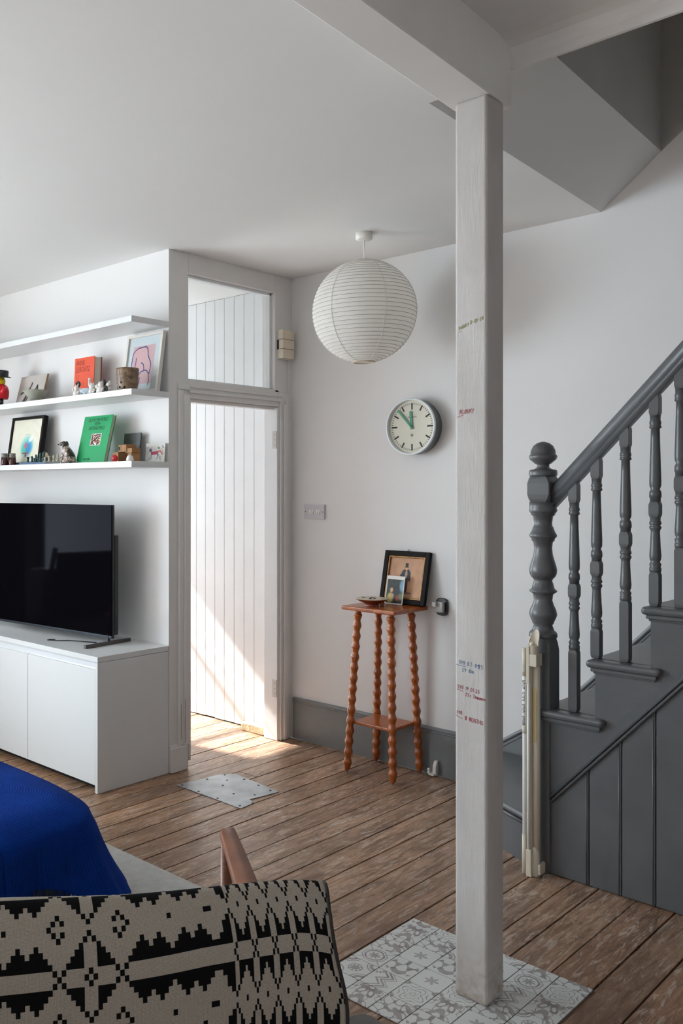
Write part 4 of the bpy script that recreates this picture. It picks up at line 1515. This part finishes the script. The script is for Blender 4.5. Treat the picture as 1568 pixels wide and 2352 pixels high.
part('watercolour', S().quad((-FW + b_, -.006, b_), (FW - b_, -.006, b_), (FW - b_, -.006, FH - b_), (-FW + b_, -.006, FH - b_)), image_mat('watercolour_print', im, .6), bf)
part('backing', S().box(-FW + b_ - .003, -.004, b_ - .003, FW - b_ + .003, .006, FH - b_ + .003), M['black_fr'], bf)

# chess set
cb = thing('chess_board', 'flat blue chess board at the front of the lowest shelf', 'game board', (-4.18, 2.895, Z3))
part('board', S().box(-.255, -.06, 0, .235, .06, .0125), M['blueboard'], cb, bevel=.001)
part('board_inlay', S().box(.0, -.0606, .001, .235, .0604, .0131), M['slate'], cb)
ZP = Z3 + .0134
pawn = [(.0095, 0), (.0095, .003), (.006, .006), (.0045, .014), (.0065, .016), (.004, .017), (.006, .021), (.0055, .025), (.0001, .028)]
rook = [(.0105, 0), (.0105, .004), (.007, .008), (.006, .022), (.0085, .025), (.0085, .032), (.006, .032), (.006, .029), (.0001, .029)]
bish = [(.0105, 0), (.0105, .004), (.007, .008), (.005, .024), (.008, .027), (.0045, .029), (.007, .034), (.005, .041), (.002, .044), (.0025, .046), (.0001, .048)]
queen = [(.012, 0), (.012, .004), (.008, .009), (.0055, .03), (.009, .033), (.005, .035), (.008, .046), (.0095, .048), (.006, .049), (.003, .053), (.0001, .055)]
king = [(.012, 0), (.012, .004), (.0085, .009), (.006, .032), (.0095, .035), (.0055, .037), (.009, .049), (.009, .053), (.004, .055), (.003, .059), (.0001, .061)]
kinds = {'pawn': pawn, 'rook': rook, 'bishop': bish, 'queen': queen, 'king': king}
pm = {}


def chess(kind, x, y, mk, lab):
    key = (kind, mk)
    if key not in pm:
        if kind == 'knight':
            s = S().lathe([(.0105, 0), (.0105, .004), (.007, .008), (.006, .012)], 16).tube([(0, 0, .011), (.002, 0, .02), (.0, 0, .028), (-.004, 0, .032), (-.010, 0, .028)], [.006, .0065, .0065, .006, .0035], 10)
            s.ball((.002, 0, .035), .003, 8, 5, .6, .6, 1.6)
        else:
            s = S().lathe(kinds[kind], 18)
        pm[key] = s.mesh('chess_' + kind)
        pm[key].materials.append(M[mk])
    tag(part('chess_' + kind, pm[key], None, None, loc=(x, y, ZP)), lab, 'chess piece', 'chess pieces on the blue board')


dk = 'dark teal chess '
lt = 'bone-coloured chess '
chess('rook', -4.418, 2.885, 'teal', dk + 'rook at the left end of the board')
chess('knight', -4.375, 2.885, 'teal', dk + 'knight, second in the dark row')
chess('bishop', -4.336, 2.885, 'teal', dk + 'bishop, third in the dark row')
chess('queen', -4.292, 2.885, 'teal', dk + 'queen, next to the dark king')
chess('king', -4.252, 2.882, 'teal', dk + 'king, rightmost of the dark row')
for i, x in enumerate((-4.397, -4.355, -4.314, -4.272)):
    chess('pawn', x, 2.915, 'teal', dk + 'pawn, ' + ('first', 'second', 'third', 'fourth')[i] + ' from the left behind the dark row')
chess('pawn', -4.232, 2.875, 'bone', lt + 'pawn nearest the dark king')
chess('rook', -4.200, 2.882, 'bone', lt + 'rook, left of the light knight')
chess('knight', -4.160, 2.885, 'bone', lt + 'knight, between light rook and bishop')
chess('bishop', -4.122, 2.885, 'bone', lt + 'bishop, right of the light knight')
chess('queen', -4.076, 2.885, 'bone', lt + 'queen, right of the light bishop')
chess('king', -4.040, 2.892, 'bone', lt + 'king, close behind the dog figurine')
for i, x in enumerate((-4.180, -4.138, -4.100, -4.058)):
    chess('pawn', x, 2.915 if i != 2 else 2.870, 'bone', lt + 'pawn, ' + ('first', 'second', 'third', 'fourth')[i] + ' from the left among the light pieces')
tag(part('ball', S().ball((0, 0, .020), .020, 20, 14), M['cork'], loc=(-4.392, 2.985, Z3 + .036)), 'round cream ball behind the chess pieces', 'ball')
tag(part('ball_stand', S().lathe([(.02, 0), (.02, .008), (.008, .012), (.008, .030), (.014, .038), (.012, .0385), (.0001, .0355)], 20), M['cork'], loc=(-4.392, 2.985, Z3)), 'low cream stand under the round ball', 'stand')

# dog figurine
dg = thing('dog_figurine', 'seated brown and white spotted dog figurine beside the green book', 'figurine', (-3.985, 2.846, Z3), math.radians(20))


def skin(name, verts, edges, radii, mat, parent, root=0, sub=2, loc=(0, 0, 0)):
    me = bpy.data.meshes.new(name)
    me.from_pydata(verts, edges, [])
    me.materials.append(mat)
    o = bpy.data.objects.new(name, me)
    COL.objects.link(o)
    o.parent = parent
    o.location = loc
    sk_ = o.modifiers.new('skin', 'SKIN')
    sk_.use_smooth_shade = True
    for i, r in enumerate(radii):
        d = me.skin_vertices[0].data[i]
        rr = r if isinstance(r, tuple) else (r, r)
        d.radius = rr
        d.use_root = i == root
    ss = o.modifiers.new('subsurf', 'SUBSURF')
    ss.levels = ss.render_levels = sub
    return o


vs = [(.030, 0, .024), (.020, 0, .048), (-.002, 0, .074), (-.010, 0, .094), (-.014, 0, .110), (-.032, 0, .106), (-.044, 0, .101),
      (-.012, -.014, .055), (-.018, -.015, .03), (-.022, -.015, .006), (-.030, -.015, .004), (-.012, .014, .055), (-.018, .015, .03), (-.022, .015, .006), (-.030, .015, .004),
      (.024, -.022, .022), (.002, -.027, .012), (-.006, -.026, .005), (.024, .022, .022), (.002, .027, .012), (-.006, .026, .005), (.052, .004, .010), (.066, .008, .006)]
es = [(0, 1), (1, 2), (2, 3), (3, 4), (4, 5), (5, 6), (2, 7), (7, 8), (8, 9), (9, 10), (2, 11), (11, 12), (12, 13), (13, 14), (0, 15), (15, 16), (16, 17), (0, 18), (18, 19), (19, 20), (0, 21), (21, 22)]
rd = [.026, .026, .021, .015, .017, .011, .009, .010, .0075, .0065, .006, .010, .0075, .0065, .006, .018, .010, .007, .018, .010, .007, .007, .005]
skin('body', vs, es, rd, M['dog'], dg)
for sg in (-1, 1):
    part('ear', S().ball((0, 0, 0), .014, 12, 8, .8, .35, 1.25).xf(Matrix.Translation((-.008, sg * .016, .104)) @ Matrix.Rotation(sg * .25, 4, 'X')), paint('dark_brown_glaze', rgb(58, 42, 38), .35), dg)
    part('eye', S().ball((-.027, sg * .0085, .113), .0018, 8, 6), M['black_pl'], dg)
part('nose', S().ball((-.052, 0, .103), .0038, 10, 6), M['black_pl'], dg)

# green book
gb = thing('green_book', 'tall green hardback leaning back on the lowest shelf', 'book', (-3.826, 2.893, Z3 + .001), rot=(-math.radians(14), 0, 0))
BW, BH, BT = .122, .258, .022
part('front_cover', S().box(-BW, -BT / 2, 0, BW, -BT / 2 + .0025, BH), M['green'], gb)
part('back_cover', S().box(-BW, BT / 2 - .0025, 0, BW, BT / 2, BH), M['green'], gb)
part('spine', S().box(-BW - .002, -BT / 2, 0, -BW, BT / 2, BH), M['green'], gb)
part('page_block', S().box(-BW, -BT / 2 + .0025, .003, BW - .004, BT / 2 - .0025, BH - .003), M['pages'], gb)
for txt, zz_ in (('OUT IN THE WORLD', .226), ('WITH', .204), ('GAETANO PESCE', .180)):
    me = font_mesh(txt, .027, .66, .25, 'CENTER', .0002)
    part('title', me, M['inkgreen'], gb, loc=(.0, -BT / 2 - .0004, zz_), rot=UPRIGHT)
me = font_mesh('MUSEUM', .016, .9, 0, 'CENTER', .0003)
part('title', me, M['inkgreen'], gb, loc=(-.035, -BT / 2 - .0004, .012), rot=UPRIGHT)
r2_ = np.random.default_rng(8)
cells = r2_.choice(np.array([[70, 40, 36], [206, 180, 160], [150, 52, 50], [44, 40, 42], [222, 210, 196], [90, 70, 60], [60, 80, 120], [186, 130, 90]]), size=(11, 11)) / 255.0
im = np.repeat(np.repeat(cells, 8, 0), 8, 1)
im = np.pad(im, ((4, 4), (4, 4), (0, 0)), constant_values=.86)
part('cover_photo', S().quad((-.030, -BT / 2 - .0004, .092), (.056, -BT / 2 - .0004, .092), (.056, -BT / 2 - .0004, .158), (-.030, -BT / 2 - .0004, .158)), image_mat('cover_photo', im, .5), gb)

# slate, toy blocks, small toys, horse card
tag(part('slate_panel', S().box(-.068, -.004, 0, .068, .004, .156), M['slate'], loc=(-3.637, 3.008, Z3), rot=(-math.radians(6), 0, 0), bevel=.001), 'dark grey slate panel leaning on the wall behind toy blocks', 'panel')


def block(x0, x1, z0, z1, y0, y1, lab, hole=True):
    t = thing('toy_block', lab, 'toy block', ((x0 + x1) / 2, (y0 + y1) / 2, z0), math.radians(-14), 'hollow wooden toy blocks')
    hx_, hy_, hz_ = (x1 - x0) / 2, (y1 - y0) / 2, z1 - z0
    part('block_body', S().box(-hx_, -hy_, 0, hx_, hy_, hz_), M['blocks'], t, bevel=.001)
    if hole:
        q = min(hz_, hx_ * 2) * .26
        part('hole', S().box(-hx_ - .0004, -q, hz_ / 2 - q, -hx_ - .0002, q, hz_ / 2 + q).box(-hx_ + .012 - q * .9, -hy_ - .0004, hz_ / 2 - q, -hx_ + .012 + q * .9, -hy_ - .0002, hz_ / 2 + q), M['dark'], t)


block(-3.663, -3.598, Z3, Z3 + .052, 2.905, 2.965, 'square wooden toy block behind the red toy', False)
block(-3.622, -3.530, Z3 + .0525, Z3 + .089, 2.905, 2.965, 'long hollow wooden block, topmost of the stack')
block(-3.552, -3.475, Z3 + .0465, Z3 + .068, 2.895, 2.945, 'small hollow wooden block, on the upright one')
block(-3.530, -3.484, Z3, Z3 + .046, 2.895, 2.945, 'upright wooden block behind the white figurine', False)
rt = thing('red_toy', 'small red round toy at the front of the lowest shelf', 'toy', (-3.577, 2.852, Z3))
part('body', S().ball((0, 0, .018), .018, 16, 10, 1.15, .8, 1), M['redtoy'], rt)
part('button', S().torus((.004, -.0135, .018), .007, .002, 'y', 16, 6), M['darkred'], rt)
wf = thing('pebble_figure', 'small smooth white figurine at the right end of the lowest shelf', 'figurine', (-3.455, 2.852, Z3))
part('body', S().lathe([(.017, 0), (.019, .008), (.017, .018), (.014, .025), (.009, .030), (.0001, .032)], 18).ball((-.016, -.004, .007), .007, 10, 6), M['pale_fig'], wf)

hc = thing('horse_card', 'white greeting card with a colourful galloping horse, at the shelf end', 'card', (-3.470, 3.028, Z3), rot=(-math.radians(5), 0, 0))
part('card', S().box(-.074, -.0008, 0, .074, .0008, .098), M['paperw'], hc)


def strokes(sets, col, w_, nm):
    s = S()
    for p in sets:
        ribbon(s, p, w_)
    part(nm, s, paint('card_ink', rgb(*col), .8), hc, loc=(0, -.0011, 0), rot=UPRIGHT)


strokes([[(-.030, .048), (.022, .052)], [(-.026, .042), (.020, .045)]], (216, 96, 120), .010, 'horse_body')
strokes([[(-.030, .050), (-.040, .066), (-.046, .058)], [(-.030, .052), (-.034, .068)]], (104, 112, 160), .007, 'horse_neck')
strokes([[(-.028, .044), (-.036, .026), (-.044, .014)], [(-.024, .042), (-.026, .024), (-.034, .014)], [(.016, .044), (.022, .028), (.012, .016)], [(.020, .045), (.030, .030), (.042, .014)]], (120, 128, 168), .0035, 'horse_leg')
strokes([[(.024, .052), (.036, .058), (.048, .048), (.054, .040)]], (216, 110, 90), .006, 'horse_tail')
strokes([[(.018, .078), (.026, .074), (.034, .066)], [(.020, .070), (.034, .074)]], (104, 156, 108), .004, 'bird')
strokes([[(.052, .082), (.058, .080)], [(.054, .076), (.066, .074)], [(-.060, .078), (-.058, .072)]], (84, 100, 150), .004, 'corner_flower')
strokes([[(-.062 + .003 * k + .0004 * k * k, .036 + .0065 * k), (-.060 + .003 * k + .0004 * k * k, .039 + .0065 * k)] for k in range(7)] + [[(.046 + .003 * k, .070 - .006 * k), (.048 + .003 * k, .067 - .006 * k)] for k in range(6)], (196, 76, 96), .003, 'garland')
strokes([[(-.056, .010 + .009 * k), (-.053, .007 + .009 * k), (-.050, .010 + .009 * k)] for k in range(3)] + [[(.040, .010 + .009 * k), (.043, .007 + .009 * k), (.046, .010 + .009 * k)] for k in range(3)], (84, 96, 110), .002, 'leaf_sprig')

# ------------------------------------------------------------------ tv unit and television
CY0 = 2.600
cab = thing('tv_cabinet', 'long low white cabinet with handleless doors under the television', 'cabinet', (XB, CY0, 0))
CL = -2.1
part('carcass', S().box(CL, .022, .035, -.0205, .445, .622), M['white_lam'], cab)
part('side_panel', S().box(-.020, 0.0, 0.0, 0, .4505, .6202), M['white_lam'], cab, bevel=.0008, seg=1)
part('plinth', S().box(CL, .05, 0, -.021, .44, .035), M['dark'], cab)
part('worktop', S().box(CL, 0.0, .622, 0, .4505, .648), M['white_lam'], cab, bevel=.0008, seg=1)
dx = -.0215
for k in range(3):
    w_ = .576
    part('cabinet_door', S().prism([(0.002, .036), (.021, .036), (.021, .565), (.002, .590), (.002, .588)][:2] + [(.021, .600), (.014, .585), (.002, .585)], 'x', dx - w_ + .0015, dx - .0015), M['white_lam'], cab, bevel=.0006, seg=1)
    dx -= w_
part('handle_rail', S().box(CL, .0145, .592, -.0205, .0215, .6215), paint('recess_grey', rgb(214, 216, 220), .4, .01), cab)

tv = thing('television', 'large flat black television on two thin feet on the cabinet', 'television', (-4.235, 2.796, .6485), math.radians(4.6))
TW = .64
part('back_shell', S().box(-TW, .006, .032, TW, .022, .715).box(-TW + .004, .022, .05, TW + .004, .045, .56), M['black_pl'], tv, bevel=.003)
part('screen', S().box(-TW + .001, .0, .046, TW - .001, .006, .7155), M['screen'], tv)
part('bezel', S().box(-TW, -.001, .034, TW, .006, .0465), paint('dark_metal_bezel', rgb(58, 62, 70), .35, .05, metal=.6), tv, bevel=.001)
for sx_ in (.612, -.56):
    ft = part('foot', S().box(sx_ - .010, -.155, 0, sx_ + .010, .155, .0165), paint('bronze_foot', rgb(86, 80, 78), .4, .05, metal=.5), tv, bevel=.002)
    part('foot_stem', S().box(sx_ - .006, -.004, .016, sx_ + .006, .012, .05), M['black_pl'], ft)
cbm = S().tube([(-3.93, 2.735, .652), (-3.955, 2.715, .651), (-3.95, 2.70, .651), (-3.90, 2.715, .651), (-3.86, 2.765, .652), (-3.80, 2.79, .653), (-3.70, 2.83, .652)], .0025, 8)
tag(part('cable', cbm, M['black_pl']), 'thin black cable lying on the cabinet below the television', 'cable')

# ------------------------------------------------------------------ on the floor
# tin sheet nailed over the boards
tp = [(-3.225, 2.952), (-3.200, 3.10), (-3.196, 3.20), (-3.158, 3.262), (-3.144, 3.283), (-3.05, 3.270), (-2.93, 3.256), (-2.811, 3.238), (-2.822, 3.15), (-2.838, 3.06), (-2.806, 3.05), (-2.790, 3.02), (-2.785, 2.947), (-3.0, 2.951)]
tin = thing('tin_patch', 'dented grey tin sheet nailed over the floorboards by the doorway', 'metal patch', (-3.0, 3.1, 0.0))
part('sheet', S().prism([(x + 3.0, y - 3.1) for x, y in tp], 'z', .0008, .0034), M['tin'], tin, bevel=.0008, seg=1)
for x, y in ((-3.20, 2.97), (-3.08, 2.965), (-2.95, 2.963), (-2.81, 2.965), (-3.18, 3.12), (-3.165, 3.23), (-3.05, 3.25), (-2.94, 3.235), (-2.85, 3.22), (-2.86, 3.12), (-3.06, 3.11), (-2.94, 3.06), (-3.10, 3.18)):
    part('nail', S().lathe([(.006, 0), (.005, .0018), (.0001, .0024)], 10, (x + 3.0, y - 3.1, .0034)), M['nail'], tin)
tp = [(-1.462, 2.030), (-1.448, 2.040), (-1.435, 2.042), (-1.40, 2.036), (-1.372, 2.020), (-1.36, 2.0), (-1.37, 1.93), (-1.43, 1.90), (-1.49, 1.92), (-1.48, 1.97), (-1.475, 2.010)]
tag(part('floor_patch', S().prism(tp, 'z', .0005, .006), paint('grey_filler', rgb(98, 96, 94), .7, .15, 14, .4, 30), bevel=.002), 'grey filler patch on the boards in front of the tiles, cut by the photo edge', 'floor patch')
tag(part('door_stop', S().box(-.088, -.030, 0, .088, .030, .05).box(.080, -.022, .010, .094, .020, .040), M['stone'], loc=(-3.602, 3.935, .0005), bevel=.006), 'pale sandstone brick lying against the boarded hall wall', 'brick')
tag(part('rug', S().box(-5.7, -.6, .0008, -1.75, 2.252, .012), M['rug'], bevel=.005), 'pale grey woven rug under the armchair and footstool', 'rug')
# ottoman with a blue throw
OX0, OX1, OY0, OY1, OZ = -3.62, -2.27, .95, 1.83, .430
ot = thing('ottoman', 'large padded footstool hidden under the blue throw', 'footstool', ((OX0 + OX1) / 2, (OY0 + OY1) / 2, .0122))
oc_, od = (OX1 - OX0) / 2, (OY1 - OY0) / 2
part('cushion', S().lathe([(.86, .10), (.95, .14), (.95, .30), (.90, .35), (.80, .375), (.4, .385), (.0001, .385)], 48, sx=1, sy=1).xf(Matrix.Identity(4)), M['upholstery'], ot)
cu_ = ot.children[0].data
for vt in cu_.vertices:
    a_ = math.atan2(vt.co.y, vt.co.x)
    k_ = (abs(math.cos(a_)) ** 5 + abs(math.sin(a_)) ** 5) ** -.2 if vt.co.xy.length > .01 else 1
    vt.co.x *= k_ * (oc_ - .01)
    vt.co.y *= k_ * (od - .01)
for sx_ in (-1, 1):
    for sy_ in (-1, 1):
        part('leg', S().lathe([(.018, 0), (.026, .10)], 14, (sx_ * (oc_ - .12), sy_ * (od - .12), 0)), M['armwood'], ot)


def throw_pt(u, w, off=0.0):
    a = 2 * PI * u
    ca, sa = math.cos(a), math.sin(a)
    p = 5.0
    k = (abs(ca) ** p + abs(sa) ** p) ** (-1 / p)
    ox, oy = ca * k, sa * k
    corner = max(0.0, (abs(ca * sa) * 2 - .55) / .45)
    # w: 0 centre .. .6 edge .. 1 hem
    if w < .6:
        q = w / .6
        z = OZ + .030 * (1 - q ** 2.2) - .035 * max(0, (q - .8) / .2) ** 2
        sc_x, sc_y = q * oc_, q * od
        x, y = ox * sc_x, oy * sc_y
    else:
        q = (w - .6) / .4
        hem = .255 - .13 * corner ** 1.5
        z = (OZ - .035) + (hem - (OZ - .035)) * q
        fl = .015 * q + (.11 * corner ** 1.3 + .010 * math.sin(23 * a) + .006 * math.sin(41 * a + 1)) * q ** 1.4
        x, y = ox * oc_ + ca * (fl + .012), oy * od + sa * (fl + .012)
        q2 = min(1, q / .18)
        x -= ca * .012 * (1 - q2)
        y -= sa * .012 * (1 - q2)
    return ((OX0 + OX1) / 2 + x, (OY0 + OY1) / 2 + y, z + off)


th = thing('blue_throw', 'royal blue waffle-weave throw with fringed hem, draped over the footstool', 'throw blanket')
s = S().grid(220, 60, lambda u, w: throw_pt(u, max(w, .002)))
cl = part('cloth', s, M['throw'], th)
md = cl.modifiers.new('solid', 'SOLIDIFY')
md.thickness = .004
md.offset = -1
s = S()
for i in range(620):
    u = (i + random.uniform(-.3, .3)) / 620
    x, y, z = throw_pt(u, 1.0)
    a = 2 * PI * u
    L = random.uniform(.022, .040)
    q = random.uniform(-.010, .010)
    s.tube([(x, y, z + .002), (x + q * .4 + .004 * math.cos(a), y + q * .4 + .004 * math.sin(a), z - L * .5), (x + q + .003 * math.cos(a), y + q + .003 * math.sin(a), z - L)], [.0016, .0013, .0006], 4, True, False)
part('fringe', s, M['throw'], th, kind='stuff')

# ------------------------------------------------------------------ armchair with patterned blanket
rv, fv = Vector((.50, .866, 0)), Vector((-.842, .54, 0))
rv.normalize()
fv = Vector((-rv.y, rv.x, 0))
E = Vector((-.954, 1.229, 0))
CWD = .66
org = E - rv * (CWD / 2) + rv * .0
ac = thing('armchair', 'low wooden-armed easy chair turned away from the viewer', 'armchair', (org.x, org.y, .0122), math.atan2(rv.y, rv.x))
# local: x to the right, y forward
part('back_cushion', S().box(-.315, .010, .30, .315, .088, .700), M['upholstery'], ac, bevel=.03, seg=4)
part('seat_cushion', S().box(-.29, .09, .30, .29, .66, .41), M['upholstery'], ac, bevel=.03, seg=4)
part('seat_frame', S().box(-.30, .06, .235, .30, .68, .298), M['armwood'], ac, bevel=.008)
for sg in (-1, 1):
    v, f = [], []
    secs = [(i / 14, .034 - .0125 * i / 14, 1.0) for i in range(14)] + [(.985, .0205, 1), (.995, .016, .9), (1.0, .009, .7)]
    for q, hwid, hs in secs:
        y = .0 + .725 * q
        xo = sg * (.243 + .110 * q)
        zt_ = .592 + .010 * math.sin(PI * q)
        for px_, pz in ((-1, -.35), (-.82, -1), (.82, -1), (1, -.35), (1, .0), (.80, .5), (-.80, .5), (-1, .0)):
            v.append((xo + px_ * hwid, y, zt_ - .014 + pz * .020 * hs))
    ns = len(secs)
    for i in range(ns - 1):
        for k in range(8):
            f.append((i * 8 + k, i * 8 + (k + 1) % 8, (i + 1) * 8 + (k + 1) % 8, (i + 1) * 8 + k))
    f += [tuple(range(8))[::-1], tuple(range((ns - 1) * 8, ns * 8))]
    part('arm', S().add(v, f, True), M['armwood'], ac)
    part('leg', S().tube([(sg * .338, .690, .0002), (sg * .338, .680, .30), (sg * .338, .680, .575)], [.010, .016, .014], 12), M['armwood'], ac)
    part('leg', S().tube([(sg * .25, -.02, .0002), (sg * .25, .03, .30), (sg * .252, .06, .575)], [.012, .018, .016], 12), M['armwood'], ac)

# blanket: a woven pattern in blocks, wide motifs then narrow stripes at the right hem
WC, NC, RH, PERN = .00707, .0036, .0092, 16


def wide(u, v):
    v = (v + 8) % 16 - 8
    u = abs(u)
    a = abs(v)
    if u <= 1 and a <= 5:
        return (u, a) in ((0, 1), (1, 0))
    if 2 <= u <= 5 and a >= 2:
        return a <= 7 - u if False else a - 2 < 6 - u
    if (u, a) in ((1, 6), (0, 7)):
        return True
    if (u, a) in ((6, 1), (7, 0), (8, 1)):
        return True
    if u >= 9 and a >= 2:
        prof_ = {9: 1, 10: 2, 11: 3, 12: 4, 13: 3, 14: 2, 15: 3, 16: 4, 17: 3, 18: 2, 19: 1, 20: 2, 21: 3, 22: 4, 23: 3, 24: 2, 25: 3, 26: 4, 27: 3, 28: 2, 29: 1, 30: 1, 31: 2, 32: 4, 33: 5}
        if a - 2 < prof_.get(u, 1):
            return True
    du, dv = abs(u - 7), 8 - a
    if (du, dv) in ((0, 2), (1, 1), (2, 0)):
        return True
    if dv == 0 and u in (19, 28, 29):
        return True
    return False


def narrow(u, v):
    v = (v + 8) % 16 - 8
    a = abs(v)
    q = (u + 1) % 10
    if q <= 2:
        c_ = abs(q - 1)
        if (c_, a) in ((1, 6), (0, 7), (1, 1), (0, 0)):
            return True
        return False
    d = abs(q - 6)
    if a >= 2 and a - 2 < (1, 2, 3, 4)[d]:
        return True
    if d == 0 and a == 8:
        return True
    if a == 1 and False:
        return True
    return False


U0, U1 = -34, 33
NN = 52
ROWS = 96
px_w, px_n, px_h = 10, 5, 14
wpx = (U1 - U0 + 1) * px_w + NN * px_n
im = np.zeros((ROWS * px_h, wpx))
for r_ in range(ROWS):
    vrow = ROWS // 2 - r_
    for u in range(U0, U1 + 1):
        if wide(u, vrow):
            im[r_ * px_h:(r_ + 1) * px_h, (u - U0) * px_w:(u - U0 + 1) * px_w] = 1
    for u in range(NN):
        if narrow(u, vrow):
            xx0 = (U1 - U0 + 1) * px_w + u * px_n
            im[r_ * px_h:(r_ + 1) * px_h, xx0:xx0 + px_n] = 1
weave = rng.uniform(.86, 1.06, im.shape)
weave[::3, :] *= .88
weave[:, ::3] *= .90
ivory, blk = np.array([170, 160, 148]) / 255, np.array([16, 15, 15]) / 255
arr = (ivory * (1 - im[:, :, None]) + blk * im[:, :, None]) * weave[:, :, None]
BLK = image_mat('woven_blanket', arr, .95, 'Linear', 700, .5, .1)
tot_w = (U1 - U0 + 1) * WC + NN * NC
prof_b = [(.116, .409), (.112, .589), (.105, .679), (.094, .724), (.078, .746), (.055, .745), (.028, .730), (.002, .706), (-.016, .675), (-.025, .629), (-.030, .549), (-.033, .429), (-.035, .289)]
pp = bez(prof_b, 8)
cum = [0.0]
for p, q in zip(pp[:-1], pp[1:]):
    cum.append(cum[-1] + math.hypot(q[0] - p[0], q[1] - p[1]))
TL = cum[-1]


def at_len(s_):
    s_ = min(max(s_, 0), TL)
    for i in range(len(cum) - 1):
        if s_ <= cum[i + 1]:
            k = (s_ - cum[i]) / max(1e-9, cum[i + 1] - cum[i])
            return pp[i][0] + (pp[i + 1][0] - pp[i][0]) * k, pp[i][1] + (pp[i + 1][1] - pp[i][1]) * k
    return pp[-1]


S_STAR = .4815      # arc length at which a star row sits


def blanket_pt(u, w):
    r = -(1 - u) * tot_w
    f_, z = at_len(w * TL)
    z += .004 * math.sin(9 * r + 1) - .05 * max(0, (r + .02) / .02) * 0
    edge = math.exp(r / .035)
    z -= .010 * edge if f_ > .01 else 0
    f_ += .003 * math.sin(14 * r + 5 * z)
    rr = r + .010 * math.sin(20 * (w - .3)) * edge + .012
    z += .040 * (-r)
    p = E + rv * rr + fv * f_
    return (p.x, p.y, z)


s = S().grid(120, 90, blanket_pt)
vlen = ROWS * RH
sag_r = [-.67, -.53, -.42, -.237, -.16, -.065, -.03, 0]
sag_v = [-.012, -.007, .0, .015, .018, .020, .015, .008]       # the weave sags a little towards the left
s.uv = [(i / 120, .5 + (S_STAR - float(np.interp(-(1 - i / 120) * tot_w, sag_r, sag_v)) - (j / 90) * TL) / vlen) for j in range(91) for i in range(121)]
bl = tag(part('blanket', s, BLK), 'black and ivory woven blanket with stepped diamond pattern over the chair back', 'blanket')
part('hem', S().tube([blanket_pt(1.0, j / 60) for j in range(61)], .0032, 6), M['ink'], bl)
md = bl.modifiers.new('solid', 'SOLIDIFY')
md.thickness = .004
md.offset = 1
